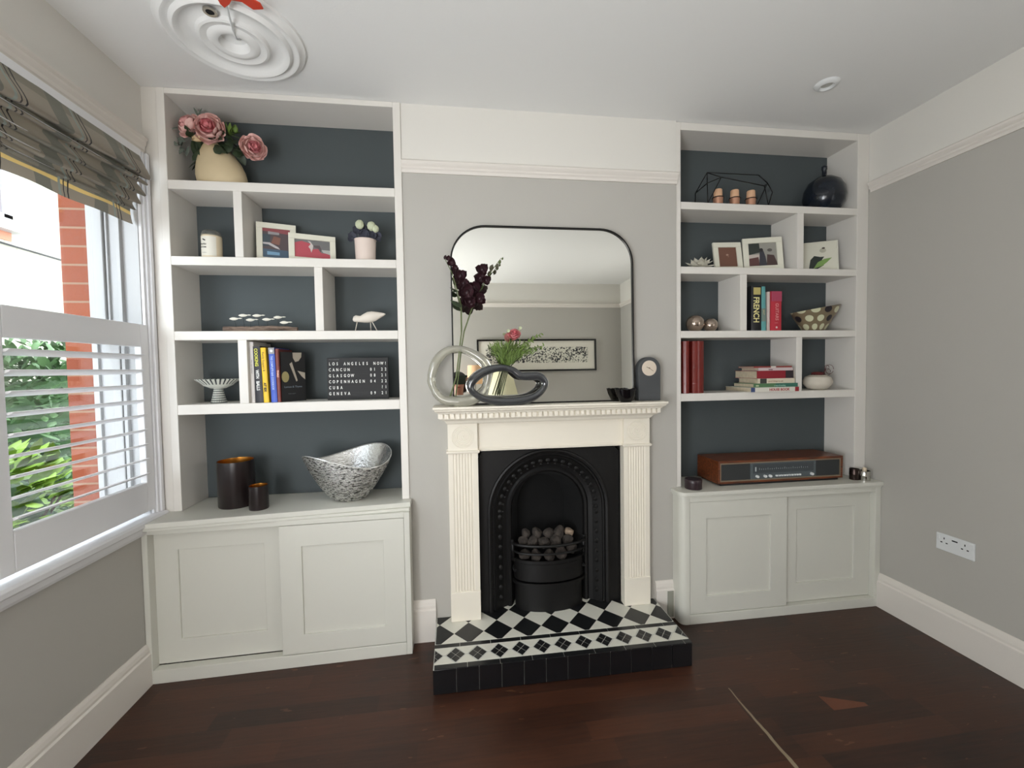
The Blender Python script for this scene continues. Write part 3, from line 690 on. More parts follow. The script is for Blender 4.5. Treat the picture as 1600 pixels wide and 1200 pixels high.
def tile(P, mi, z=HZ):
    if P is None or area2(P) < 2e-5: return
    c = (sum(p[0] for p in P)/len(P), sum(p[1] for p in P)/len(P))
    Q = [(c[0]+(p[0]-c[0])*(1-.0011/max(.006, math.dist(p, c))), c[1]+(p[1]-c[1])*(1-.0011/max(.006, math.dist(p, c)))) for p in P]
    gt.prism(Q, 'z', HZ-.003, z, mi)
DX, DY = .1375, .158   # diamond diagonals
cy0 = -.1455
for (bx0, bx1, by0, by1) in ((HX0+.004, HX1-.004, -.2125, -.003), (FX0+.03, FX1-.03, -.003, .10)):
    for j in range(-2, 8):
        for i in range(-2, 12):
            for (ox, oy, mi) in ((0, 0, 1), (.5, 0, 0)):
                cx_ = 1.2055+(i+ox)*DX+(0 if j % 2 == 0 else .5*DX); cy_ = cy0+j*DY*.5
                P = [(cx_-DX/2, cy_), (cx_, cy_-DY/2), (cx_+DX/2, cy_), (cx_, cy_+DY/2)]
                if ox == .5 : continue
                black = (j % 2 == 0)
                tile(clip(P, bx0, bx1, by0, by1), 1 if black else 0)
# straight black strips
for (ya, yb, n, off) in ((-.2390, -.2160, 9, .0), (HY+.0005, -.3490, 9, .03)):
    L_ = .1375; x = HX0+.002-.137+off+.11
    while x < HX1:
        a, b = max(x, HX0+.001), min(x+L_-.002, HX1-.001)
        if b-a > .004: gt.prism([(a, ya), (b, ya), (b, yb), (a, yb)], 'z', HZ-.003, HZ, 1)
        x += L_
# little four-square diamonds
bx = (HX0+.003, HX1-.003, -.3475, -.2405); px_, hy_ = .0950, (.3475-.2405)/2; yc_ = -.294
for i in range(-1, 14):
    cx_ = 1.143+(i-0)*px_
    hw, hh_ = .0405, .0475
    for (u, v_) in ((0, .5), (.5, 0), (0, -.5), (-.5, 0)):
        c_ = (cx_+u*hw, yc_+v_*hh_); P = [(c_[0]-hw/2, c_[1]), (c_[0], c_[1]-hh_/2), (c_[0]+hw/2, c_[1]), (c_[0], c_[1]+hh_/2)]
        tile(clip([(c_[0]+(p[0]-c_[0])*.97, c_[1]+(p[1]-c_[1])*.97) for p in P], *bx), 1)
    m_ = cx_+px_/2   # white infill triangles above and below
    for s_ in (1, -1):
        ye = yc_+s_*(hy_-.0012); P = [(m_-px_/2+.002, ye), (m_+px_/2-.002, ye), (m_, yc_+s_*.004)]
        Q = [(m_-px_/2+.003, ye), (m_+px_/2-.003, ye), (m_+.004, yc_+s_*.0035), (m_-.004, yc_+s_*.0035)]
        tile(clip(Q, *bx), 0)
gt.build('top_tiles', [tileW, tileB], he)

# ------------------------------------------------------------------ mirror (leans slightly)
mr = thing('mirror', 'large black-framed mirror with rounded top, leaning on the mantel shelf', 'mirror', (1.611, -.036, MZ), (-math.radians(.94), 0, 0))
mw, mh, rad = .4575, .866, .17
def outline(hw, h, r, r2=.012, n=14, z0=0):
    P = [(-hw, z0+r2), (-hw, h-r)]
    P += [(-hw+r-r*math.cos(math.pi/2*i/n), h-r+r*math.sin(math.pi/2*i/n)) for i in range(1, n+1)]
    P += [(hw-r+r*math.sin(math.pi/2*i/n), h-r+r*math.cos(math.pi/2*i/n)) for i in range(0, n+1)]
    P += [(hw, z0+r2), (hw-r2*.3, z0+r2*.3), (hw-r2, z0), (-hw+r2, z0), (-hw+r2*.3, z0+r2*.3)]
    return P
g = G(); A = outline(mw, mh, rad); B = outline(mw-.007, mh-.007, rad-.007, .01, z0=.007)
for y0_, y1_, P, Q in ((-.012, -.012, A, B), (-.012, .012, A, A), (-.012, .012, B, B)):
    a = [g.bm.verts.new((p[0], y0_, p[1])) for p in P]; b = [g.bm.verts.new((p[0], y1_, p[1])) for p in Q]
    for i in range(len(P)): g._f([a[i], a[(i+1) % len(P)], b[(i+1) % len(P)], b[i]], 0)
g.build('frame', blackm, mr, local=True)
G().prism(outline(mw-.005, mh-.005, rad-.005, .01, z0=.005), 'y', -.004, .010).build('glass', mirrorm, mr, local=True)

# ------------------------------------------------------------------ ceiling things
g = G(); prof_r = [(0.0, -.004), (.044, -.004), (.045, -.022), (.052, -.034), (.064, -.038), (.078, -.036), (.088, -.028), (.100, -.030), (.110, -.034), (.118, -.031), (.124, -.020), (.140, -.014), (.160, -.015), (.172, -.022), (.180, -.031), (.190, -.034), (.197, -.030), (.202, -.020), (.210, -.020), (.218, -.026), (.226, -.026), (.233, -.018), (.240, -.012), (.248, -.010), (.250, 0)]
g.lathe([(r*.97, z) for r, z in prof_r], (0, 0, 0), 64)
cr_ = thing('ceiling_rose', 'round white moulded plaster ceiling rose with a white cord', 'ceiling rose', (.372, -.352, H))
g.build('moulding', ceilm, cr_, local=True)
pts = [(.385, -.335, H-.001), (.388, -.352, 2.585), (.392, -.38, 2.568), (.405, -.43, 2.560), (.425, -.50, 2.556), (.445, -.56, 2.55), (.452, -.66, 2.54)]
G().tube(pts, .0035, 8).build('cord', plastic, cr_)
STRAP = [(.4303, -.5991), (.4283, -.565), (.4349, -.5507), (.4591, -.5685), (.4728, -.5848), (.5018, -.5808), (.5249, -.5534), (.5595, -.5598), (.559, -.5824), (.5372, -.5994), (.5168, -.6137)]
o = thing('red_strap', 'orange red plastic strap under the ceiling rose', 'strap', (.50, -.56, 2.545))
G().prism(STRAP, 'z', 2.543, 2.548).build('strap', redplastic, o, bevel=.002)
o = thing('cable_eyelet', 'small black hole with silver rim beside the ceiling cord', 'eyelet', (.362, -.495, 2.575))
g = G().lathe([(.013, 0), (.013, .004), (.017, .006), (.0215, .004), (.0215, -.002), (.013, -.002)], (.362, -.495, 2.570), 24); g.build('rim', chrome, o)
G().lathe([(0, .001), (.0135, .001), (.0135, .010), (0, .010)], (.362, -.495, 2.570), 24).build('hole', darkhole, o)
o = thing('smoke_detector', 'small white recessed ceiling fitting on the right', 'ceiling fitting', (2.854, -.347, H))
G().lathe([(.022, -.006), (.030, -.014), (.040, -.012), (.047, -.005), (.050, 0)], (2.854, -.347, H), 32).build('rim', plastic, o)
G().lathe([(0, -.002), (.024, -.002), (.026, -.008)], (2.854, -.347, H), 32).build('lens', mat('pale_grey_lens', (196, 196, 190), .4), o)

# wall socket
so = thing('wall_socket', 'white double wall socket with usb slot, low on the right wall', 'socket', (XR, -.444, .482))
G().box(XR-.009, XR-.0005, -.5215, -.3675, .4420, .5225).build('plate', plastic, so, bevel=.003)
for yc in (-.402, -.486):
    for (dy, dz, w, h) in ((0, .016, .004, .009), (-.011, -.004, .008, .005), (.011, -.004, .008, .005)): G().box(XR-.0096, XR-.008, yc+dy-w/2, yc+dy+w/2, .485+dz-h/2, .485+dz+h/2).build('pin_hole', darkhole, so)
G().box(XR-.0096, XR-.008, -.457, -.434, .5, .506).build('usb_slot', darkhole, so)
for yc in (-.378, -.511):
    G().box(XR-.0125, XR-.008, yc-.006, yc+.006, .492, .514).build('switch', plastic, so, bevel=.002)
o = G().box(2.255, 2.288, -.0265, -.02, .012, .15).build('wall_plate', flat('grey_plate', (150, 150, 138)), None, loc=(2.27, -.02, .08), bevel=.002); tag(o, 'small grey plate on the skirting right of the hearth', 'plate')

# ------------------------------------------------------------------ things on the shelves: helpers
def rotM(rx=0, ry=0, rz=0): return Matrix.Rotation(rz, 4, 'Z') @ Matrix.Rotation(ry, 4, 'Y') @ Matrix.Rotation(rx, 4, 'X')
def book(label, x, y, z, w, h, d, colr, tilt=0, group=None, hard=True, pages=None, band=None, lean_back=0, rough=.45, ledge=.003):
    """standing book: spine faces the room, origin at its lower front left edge"""
    t = thing('book', label, 'book', (x, y, z), (0, tilt, 0), group); m = flat('cover_%d_%d_%d' % colr, colr, rough); b = .0022
    n = 6; sp = [(w*i/n, -.003*math.sin(math.pi*i/n)) for i in range(n+1)]
    poly = sp+[(w, d), (w-b, d), (w-b, b), (b, b), (b, d), (0, d)]
    G().prism(poly, 'z', 0, h).build('cover', m, t, local=True)
    G().box(b+.0002, w-b-.0002, b+.0005, d-ledge, ledge, h-ledge).build('pages', pages or pagem, t, local=True)
    return t
def lettering(t, body, size, M, rgb, bold=0, name='lettering', align='LEFT', sx=1.0, depth=.0004, spacing=1.0):
    return G().text(body, size, M, 0, depth, align, bold, sx, spacing).build(name, flat('ink_%d_%d_%d' % rgb, rgb, .5), t, local=True)
def photo_frame(label, x, y, z, w, h, rotz, lean, border, pic, group, thick=.014, fm=None, bx=None):
    t = thing('photo_frame', label, 'photo frame', (x, y, z), (-lean, 0, rotz), group); g = G(); b = border
    for a in ((0, w, 0, b), (0, w, h-b, h), (0, b, b, h-b), (w-b, w, b, h-b)): g.box(a[0], a[1], 0, thick, a[2], a[3])
    g.build('frame', fm or framew, t, local=True, bevel=.0015)
    mats = []; g = G(); g.box(b-.001, w-b+.001, thick*.5, thick*.8, b-.001, h-b+.001, 0); mats.append(flat('photo_%d_%d_%d' % pic[0], pic[0], .3))
    W_, H_ = w-2*b, h-2*b
    for i, (poly, c) in enumerate(pic[1:]):
        mats.append(flat('photo_%d_%d_%d' % c, c, .3)); off = thick*.5-.0002*(i+1)
        vs = [g.bm.verts.new((b+p[0]*W_, off, b+p[1]*H_)) for p in poly]; g._f(vs, len(mats)-1)
    g.build('photograph', mats, t, local=True, recalc=False)
    G().prism([(w*.35, thick), (w*.65, thick), (w*.6, thick), (w*.4, thick)][:0] or [(thick, h*.72), (thick+.004, h*.72), (thick+.035, .004+.035*math.tan(lean)), (thick+.030, .002+.035*math.tan(lean))], 'x', w*.42, w*.58).build('easel_back', blackp, t, local=True)
    return t
def ell(cx, cy, rx, ry, n=14, rot=0):
    return [(cx+rx*math.cos(2*math.pi*i/n)*math.cos(rot)-ry*math.sin(2*math.pi*i/n)*math.sin(rot), cy+rx*math.cos(2*math.pi*i/n)*math.sin(rot)+ry*math.sin(2*math.pi*i/n)*math.cos(rot)) for i in range(n)]
def petal(g, c, d, up, L, w, mi, cup=.3):
    """broad cupped petal from c along d"""
    d = Vector(d).normalized(); up = Vector(up); side = d.cross(up); side = side.normalized() if side.length > 1e-4 else Vector((1, 0, 0)); nn = side.cross(d).normalized()
    n, m = 6, 6; rows = []
    for i in range(n+1):
        t_ = i/n; ww = w*.5*(max(0, math.sin(math.pi*(t_*.94+.06)))**.5)+.0001; row = []
        for j in range(m+1):
            s_ = j/m*2-1; row.append(g.bm.verts.new(Vector(c)+d*L*t_*(1-.12*s_*s_*t_)+side*ww*s_+nn*(cup*L*(t_*t_*.9)+cup*ww*s_*s_*.8)))
        rows.append(row)
    for i in range(n):
        for j in range(m): g._f([rows[i][j], rows[i][j+1], rows[i+1][j+1], rows[i+1][j]], mi, True)
def rose(name, c, face, R, t, mi_m, seed=1, inner=None):
    """cupped garden rose: overlapping shell petals wrapped round the facing axis"""
    rg = random.Random(seed); f = Vector(face).normalized(); g = G(); a0 = f.orthogonal().normalized(); b0 = f.cross(a0)
    for ring, (n, rr, op, mi, depth) in enumerate(((5, 1.0, 78, 0, .55), (5, .90, 62, 0, .55), (5, .78, 56, 0, .6), (4, .64, 54, 0, .66), (4, .50, 52, 1, .72), (3, .36, 50, 1, .80), (3, .22, 45, 1, .85))):
        for k in range(n):
            az = 2*math.pi*(k+.41*ring)/n+rg.uniform(-.12, .12); half = math.pi/n*1.35; rad = R*rr*rg.uniform(.95, 1.05); th1 = math.radians(op+rg.uniform(-5, 6)); rows = []
            for i in range(7):
                u = i/6
                row = []
                for j in range(7):
                    v_ = j/6*2-1; edge = (1-.30*abs(v_)**3); th = math.radians(165)+(th1-math.radians(165))*u*edge
                    r_ = rad*(1+.05*u*u*(1+v_*.5)+.10*(u**6)*(1-ring*.12)); aa = az+half*v_*(.6+.4*math.sin(math.pi*min(1, u*.9+.1)))
                    dd = a0*math.cos(aa)+b0*math.sin(aa)
                    row.append(g.bm.verts.new(Vector(c)+dd*(r_*math.sin(th))+f*(r_*math.cos(th)*depth+R*.10*ring)))
                rows.append(row)
            for i in range(6):
                for j in range(6): g._f([rows[i][j], rows[i][j+1], rows[i+1][j+1], rows[i+1][j]], mi, True)
    return g.build(name, [mi_m, inner or pinkd], t, recalc=False)
def leafcluster(g, p, d, n, L, w, rg, mi=0, spread=.7):
    for i in range(n):
        dd = Vector(d)+Vector((rg.uniform(-spread, spread), rg.uniform(-spread, spread), rg.uniform(-spread, spread)))
        g.leaf(p, dd, (rg.uniform(-.4, .4), -.5, 1), L*rg.uniform(.7, 1.2), w*rg.uniform(.8, 1.2), mi, .2)

# ---------- left unit, top shelf: roses in a stone vase
zt_ = ZS[0]
vs = thing('vase', 'pale sandy ceramic vase on the top left shelf, holding pink roses', 'vase', (.098, .095, zt_))
def vfn(p, a, i): t_ = max(0, min(1, p.z/.2)); return Vector((p.x-.030*t_*t_, p.y*.82, p.z))
G().lathe([(0, 0), (.082, 0), (.094, .006), (.104, .030), (.107, .058), (.103, .088), (.092, .125), (.075, .160), (.058, .186), (.047, .203), (.043, .203), (.050, .185), (.070, .155), (.080, .12), (0, .10)], (.098, .095, zt_), 40, fn=vfn).build('body', cream, vs)
bq = thing('rose_bouquet', 'pink roses with dark green leaves standing in the sandy vase', 'flowers', (.07, .09, zt_+.20))
rg = random.Random(4)
stems = [((.066, .09, zt_+.11), (.05, .085, zt_+.20), (.015, .055, 2.40), (-.012, .045, 2.45)), ((.072, .09, zt_+.11), (.075, .08, zt_+.2), (.08, .055, 2.42)), ((.08, .095, zt_+.11), (.11, .08, 2.41), (.17, .07, 2.385), (.225, .055, 2.375)), ((.07, .09, zt_+.11), (.09, .085, 2.42), (.15, .07, 2.45))]
for s_ in stems: G().tube(s_, .0028, 6).build('stem', leafd, bq)
rose('rose', (-.012, .045, 2.466), (-.45, -.75, .3), .050, bq, pink, 1, mat('pale_pink_petal', (222, 162, 158), .6))
rose('rose', (.083, .030, 2.449), (.05, -.9, .05), .060, bq, pink, 2)
rose('rose', (.262, .035, 2.377), (.55, -.75, -.15), .050, bq, pink, 3, mat('mid_pink_petal', (212, 132, 136), .6))
rose('rose_bud', (.025, .050, 2.415), (-.1, -.6, .75), .026, bq, mat('peach_petal', (226, 200, 160), .6), 5, mat('peach_inner_petal', (214, 176, 140), .6))
g = G()
for (p, d, n, L, w) in (((.03, .07, 2.38), (-.3, -.2, -.9), 5, .07, .04), ((.10, .07, 2.41), (.4, -.3, -.3), 7, .065, .042), ((.15, .06, 2.42), (.4, -.1, .2), 8, .06, .035), ((.18, .06, 2.38), (.5, -.2, .1), 6, .06, .035), ((.0, .06, 2.42), (-.5, .1, -.2), 6, .06, .035), ((.10, .04, 2.385), (.5, -.6, -.2), 2, .06, .045), ((.02, .08, 2.35), (-.2, -.2, -1), 3, .09, .035)):
    leafcluster(g, p, d, n, L, w, rg)
g.build('leaf_spray', leafd, bq, recalc=False)
g = G()
for k in range(3): leafcluster(g, (.155, .055, 2.44), (.3, -.3, .5), 3, .055, .02, rg)
g.lathe([(0, -.01), (.010, 0), (.012, .012), (.006, .026), (0, .03)], (.182, .05, 2.455), 10)
g.build('green_bud', leafg, bq, recalc=False)
g = G()
for i in range(26):
    p = (rg.uniform(-.06, .06), rg.uniform(.05, .11), rg.uniform(2.46, 2.53)); g.leaf(p, (rg.uniform(-1, 1), rg.uniform(-.4, .4), rg.uniform(-.2, 1)), (0, -1, .3), rg.uniform(.03, .05), .010, 0, .3)
for i in range(6): g.tube([(.03, .085, 2.40), (rg.uniform(-.03, .06), .08, 2.46), (rg.uniform(-.06, .07), .08, rg.uniform(2.49, 2.54))], .0013, 5)
for i in range(10):
    g.leaf((rg.uniform(-.068, -.03), rg.uniform(.04, .1), rg.uniform(2.36, 2.43)), (-.4, 0, rg.uniform(-1, .4)), (0, -1, 0), .045, .016, 0, .2)
g.build('grey_sprig', greyleaf, bq, recalc=False)

# ---------- left unit, second row
z = ZS[1]
cj = thing('jar_candle', 'cream jar candle with black printed label, on its own shelf square', 'candle', (.057, .06, z))
G().lathe([(0, 0), (.036, 0), (.0405, .004), (.0415, .010), (.0415, .104), (.039, .113), (.0, .113)], (.057, .06, z), 36).build('wax_jar', mat('cream_glass', (226, 210, 180), .25), cj)
G().lathe([(.0405, .104), (.0408, .112), (.036, .127), (.026, .134), (0, .136)], (.057, .06, z), 36).build('lid', mat('clear_grey_glass_lid', (150, 152, 148), .08, Transmission_Weight=.7), cj)
g = G(); arc = [(-.0420*math.sin(a), -.0420*math.cos(a)) for a in [math.radians(x_) for x_ in range(-50, 51, 5)]]
g.strip([(p[0]+.057, p[1]+.06) for p in arc], 'z', z+.012, z+.100, 0)
g.build('label', paperw, cj)
ink = flat('ink_black', (34, 30, 28))
g = G()
for (tx, sz, zz_, bo) in (('SOUTHERN', .0095, .060, .0003), ('CLOTHMAKER', .0078, .047, .0003), ('handmade', .005, .024, 0)):
    g2 = G().text(tx, sz, Matrix.Identity(4), 0, .0001, 'CENTER', bo)
    for v in g2.bm.verts:
        a = v.co.x/.0423; v.co = Vector((.057-.010+.0423*math.sin(a)-.0, .06-.0425*math.cos(a), z+zz_+v.co.y))
    me = bpy.data.meshes.new('tmp'); g2.bm.to_mesh(me); g.bm.from_mesh(me); bpy.data.meshes.remove(me)
g.prism(ell(.045, z+.083, .007, .0026, rot=-.5), 'y', .06-.0432, .06-.039, 0)
g.build('label_print', ink, cj)
photo_frame('white portrait photo frame with a dark blue picture, leaning against the divider', .245, .070, z, .170, .196, .30, .10, .026,
    [(86, 74, 76), ([(0, 0), (1, 0), (1, .28), (0, .3)], (70, 92, 112)), ([(.15, .1), (.6, .1), (.6, .2), (.15, .22)], (120, 160, 190)), ([(0, .38), (.0, .8), (.28, .82), (.26, .5), (.45, .42)], (62, 74, 82)), ([(0, .52), (.25, .52), (.55, .38), (.62, .3), (.45, .34), (.2, .45), (0, .46)], (190, 186, 188)), ([(.3, .5), (.6, .45), (.65, .7), (.4, .75)], (128, 88, 76)), ([(0, .9), (1, .84), (1, 1), (0, 1)], (140, 74, 78)), ([(.2, .8), (.6, .8), (.6, .88), (.2, .9)], (150, 148, 150))], 'photo frames on the left unit')
photo_frame('white landscape photo frame with a red picture, in front of the portrait frame', .396, .050, z, .208, .140, .30, .10, .026,
    [(178, 76, 88), ([(0, .8), (0, 1), (1, 1), (1, .3), (.75, .32), (.68, .55), (.5, .5), (.45, .8), (.2, .92)], (112, 112, 112)), ([(.36, .96), (.44, .92), (.52, .7), (.50, .5), (.46, .3), (.43, .5), (.38, .62), (.45, .78)], (200, 192, 188)), ([(.52, .72), (.7, .74), (.76, .5), (.72, .35), (.66, .55), (.55, .6)], (88, 78, 80)), ([(.75, .5), (1, .5), (1, .25), (.8, .35)], (176, 176, 172))], 'photo frames on the left unit')
fp = thing('flower_pot', 'small white tapered pot with slate and cream felt flowers', 'flower pot', (.743, .075, z))
G().lathe([(0, 0), (.043, 0), (.046, .003), (.050, .110), (.053, .112), (.047, .112), (.043, .02), (0, .02)], (.743, .075, z), 28).build('pot', mat('white_stoneware', (224, 208, 198), .6), fp)
g = G()
for (dx, dz, r) in ((-.055, .125, .030), (-.03, .155, .034), (.0, .135, .036), (.035, .13, .034), (.062, .13, .030), (.03, .165, .03), (-.01, .17, .03), (-.065, .112, .02), (.066, .115, .018)):
    for k in range(7):
        a = 2*math.pi*k/7; petal(g, (.743+dx, .07, z+dz), (math.cos(a), -.5, math.sin(a)), (0, 1, 0), r, r*.9, 0, -.25)
g.build('slate_petals', slateflower, fp, recalc=False)
for (dx, dz, r) in ((-.018, .178, .020), (.036, .172, .020), (.055, .160, .016)):
    G().sphere((.743+dx, .045, z+dz), r, 3, 0, (1, .9, 1.1), .05, sm=False).build('cream_bloom', mint, fp)

# ---------- third row: driftwood with a shoal of fish, wader bird
z = ZS[2]
dw = thing('driftwood_fish', 'driftwood ornament with seven white fish on wires', 'ornament', (.24, .10, z))
g = G(); pts = []; rr = []
for i in range(15):
    t_ = i/14; pts.append((.072+.340*t_, .10+.012*math.sin(t_*5), z+.0185-.005*math.sin(t_*7)*t_)); rr.append(.0165*(.62+.38*math.sin(math.pi*min(1, t_*1.15+.12)))+.001*math.sin(i*2.3))
g.tube(pts, rr, 12); g.build('driftwood', drift, dw)
for k, (fx, fz) in enumerate(((.135, 1.596), (.171, 1.613), (.199, 1.593), (.238, 1.611), (.277, 1.594), (.324, 1.605), (.360, 1.578))):
    yy_ = .095+.01*((k % 3)-1); g = G()
    sec = [(-.028, .0005, .0005), (-.024, .0035, .003), (-.014, .0072, .006), (-.004, .0075, .006), (.006, .0045, .004), (.014, .0018, .002), (.020, .003, .0012), (.029, .0008, .0006)]
    rings = [[g.bm.verts.new((fx+a, yy_+c*math.cos(2*math.pi*j/10), fz-.004*0+b*math.sin(2*math.pi*j/10)+(.002 if a > .01 else 0))) for j in range(10)] for a, b, c in sec]
    for i in range(len(rings)-1):
        for j in range(10): g._f([rings[i][j], rings[i][(j+1) % 10], rings[i+1][(j+1) % 10], rings[i+1][j]], 0, True)
    fo = g.build('fish', paperw, dw)
    G().tube([(fx-.005, yy_, fz-.006), (fx-.005, .10, z+.028)], .0007, 5).build('wire', blackm, fo)
wb_ = thing('wader_bird', 'white wooden wading bird on thin legs', 'ornament', (.745, .065, z))
g = G(); rings = []
path = [(.676, 1.589, .003), (.680, 1.592, .012), (.690, 1.594, .0165), (.700, 1.593, .016), (.712, 1.592, .0155), (.726, 1.596, .021), (.745, 1.601, .0265), (.765, 1.603, .027), (.785, 1.606, .0225), (.806, 1.611, .014), (.824, 1.615, .0065), (.831, 1.616, .002)]
for (x, zz_, r) in path: rings.append([g.bm.verts.new((x, .065+r*.85*math.cos(2*math.pi*j/16), zz_+r*math.sin(2*math.pi*j/16))) for j in range(16)])
for i in range(len(rings)-1):
    for j in range(16): g._f([rings[i][j], rings[i][(j+1) % 16], rings[i+1][(j+1) % 16], rings[i+1][j]], 0, True)
g._f(rings[0], 0); g._f(rings[-1], 0)
g.build('body', mat('bird_white', (226, 218, 206), .5), wb_)
for a, b in (((.698, .060, 1.58), (.688, .052, z)), ((.757, .075, 1.578), (.757, .085, z)), ((.768, .060, 1.578), (.794, .050, z))): G().tube([a, b], .0021, 8).build('leg', mat('leg_white', (214, 206, 194), .5) if 'leg_white' not in MT else MT['leg_white'], wb_)

# ---------- fourth row: pedestal bowl, cookery books, letter board
z = ZS[3]
chk = mat('checked_ceramic', (222, 222, 212), .35)
q = NB(chk); v, xyz = q.pos(); an = q.math('ARCTAN2', xyz[1], xyz[0])
f1 = q.math('LESS_THAN', q.math('FRACT', q.math('MULTIPLY', an, 30/(2*math.pi))), .38); f2 = q.math('LESS_THAN', q.math('FRACT', q.math('MULTIPLY', xyz[2], 95)), .36)
low = q.math('LESS_THAN', xyz[2], .066); ribs = q.math('MULTIPLY', f1, q.math('GREATER_THAN', xyz[2], .088))
q.inp(q.b.inputs['Base Color'], q.mix(q.math('ADD', q.math('MULTIPLY', low, q.math('MAXIMUM', f1, f2)), ribs), (222, 224, 214), (52, 58, 60)))
pb = thing('pedestal_bowl', 'black and white checked footed bowl', 'bowl', (.045, .09, z))
o = G().lathe([(.034, 0), (.034, .002), (.028, .022), (.020, .062), (.019, .070)], (0, 0, 0), 32).build('stem', chk, pb, local=True)
G().lathe([(.0, .066), (.030, .069), (.058, .082), (.076, .098), (.092, .110), (.094, .113), (.090, .113), (.072, .102), (.05, .088), (.0, .078)], (0, 0, 0), 40).build('bowl', chk, pb, local=True)
bk_ = 'cookery books beside the letter board'
t = book('tall white book at the left end of the cookery books', .2235, .012, z, .017, .283, .19, (214, 210, 206), 0, bk_, pages=paperw)
lettering(t, 'the new kitchen', .010, SPINE(.006, -.0035, .2), (150, 140, 138))
t = book('black book with yellow and white lettering reading cooking', .2435, .012, z+.0004, .034, .262, .19, (30, 28, 34), -.032, bk_)
lettering(t, 'COOKING', .019, SPINE(.010, -.0036, .252), (214, 214, 70), .0005, sx=.92); lettering(t, 'WITH', .019, SPINE(.010, -.0036, .152), (236, 236, 232), .0005, sx=.8); lettering(t, 'BALLS', .019, SPINE(.010, -.0036, .100), (236, 236, 232), .0005, sx=.86)
t = book('yellow spined book standing between the black and blue books', .2805, .008, z+.0003, .022, .255, .17, (240, 196, 44), -.030, bk_)
lettering(t, 'Family Suppers &', .013, SPINE(.006, -.0036, .235), (110, 84, 30)); lettering(t, 'AT SIX', .014, SPINE(.006, -.0036, .092), (40, 34, 20), .0008)
t = book('thin brown book pushed back beside the yellow book', .303, .030, z, .008, .250, .17, (88, 66, 56), -.03, bk_)
t = book('blue spined book with black and white top', .3125, .010, z+.0002, .026, .255, .18, (62, 92, 190), -.022, bk_)
G().box(.0005, .0255, -.0042, .002, .226, .255).build('spine_panel', flat('panel_grey', (150, 150, 152)), t, local=True)
G().sphere((.013, -.0035, .240), .009, 2, 0, (1, .12, 1)).build('spine_emblem', flat('panel_white', (225, 225, 225)), t, local=True)
lettering(t, 'THE COMPLETE BAR COOKBOOK', .013, SPINE(.008, -.0038, .217), (176, 196, 236), .0003, sx=.80)
t = book('brown red spined book leaning on the blue book', .3395, .012, z+.0002, .014, .250, .17, (124, 62, 56), -.018, bk_)
lettering(t, 'THALI', .012, SPINE(.004, -.0036, .150), (232, 180, 160), .0006)
fb = thing('book', 'black covered book facing forward with pale vegetable shapes on its cover', 'book', (.3555, .020, z), (0, 0, math.radians(48)), bk_)
G().box(0, .118, 0, .006, 0, .236).build('front_cover', flat('cover_near_black', (26, 26, 28), .4), fb, local=True)
G().box(.003, .115, .006, .020, .003, .233).build('pages', pagem, fb, local=True)
G().box(0, .118, .020, .023, 0, .236).build('back_cover', flat('cover_near_black', (26, 26, 28), .4), fb, local=True)
g = G(); sc = lambda P: [(p[0]*.118, p[1]*.236) for p in P]
for i, (P, mi) in enumerate((([(.48, .99), (.86, 1.0-.005), (.84, .9), (.72, .82), (.58, .80), (.49, .88)], 0), (ell(.16, .50, .15, .11), 1), ([(.34, .76), (.44, .80), (.66, .42), (.60, .40)], 0), ([(.66, .62), (.98, .58), (.98, .44), (.84, .50)], 0))):
    vs = [g.bm.verts.new((p[0], -.0004-.0001*i, p[1])) for p in sc(P)]; g._f(vs, mi)
g.build('cover_picture', [flat('cov_pale', (176, 166, 150)), flat('cov_olive', (160, 148, 100))], fb, local=True, recalc=False)
lettering(fb, 'Lemon & Thyme', .0135, FRONT(.012, -.0006, .066), (120, 130, 140), sx=.95); lettering(fb, 'simple suppers', .006, FRONT(.03, -.0006, .036), (100, 104, 108))
lb = thing('letter_board', 'black letter board of white capitals listing holiday places', 'letter board', (.546, .072, z), (-.035, 0, 0))
G().box(0, .290, 0, .014, 0, .207).build('board', blackp, lb, local=True, bevel=.0015)
g = G()
for k in range(6):
    for j in range(5): g.box(.004, .286, -.0006, .0002, .010+k*.0300+j*.0053, .0108+k*.0300+j*.0053)
g.build('grooves', darkhole, lb, local=True)
rows_ = ['LOS ANGELES NOW!', 'CANCUN     01 22', 'GLASGOW    08 21', 'COPENHAGEN 04 22', 'CUBA          ?!', 'GENEVA     09 21']
rows_[4] = 'CUBA          ?1'
for r_i, s_ in enumerate(rows_):
    g = G()
    for ci, ch in enumerate(s_):
        if ch != ' ': g.text(ch, .0205, FRONT(.0125+ci*.01765, -.0010, .1705-r_i*.0292), 0, .0006, 'CENTER', .0004, sx=.70)
    g.build('letter_row', flat('letter_white', (236, 236, 232)), lb, local=True)
G().text('THE LETTERBOARD', .0055, FRONT(.008, -.0008, .1965), 0, .0002).build('maker_mark', flat('mark_grey', (120, 120, 120)), lb, local=True)

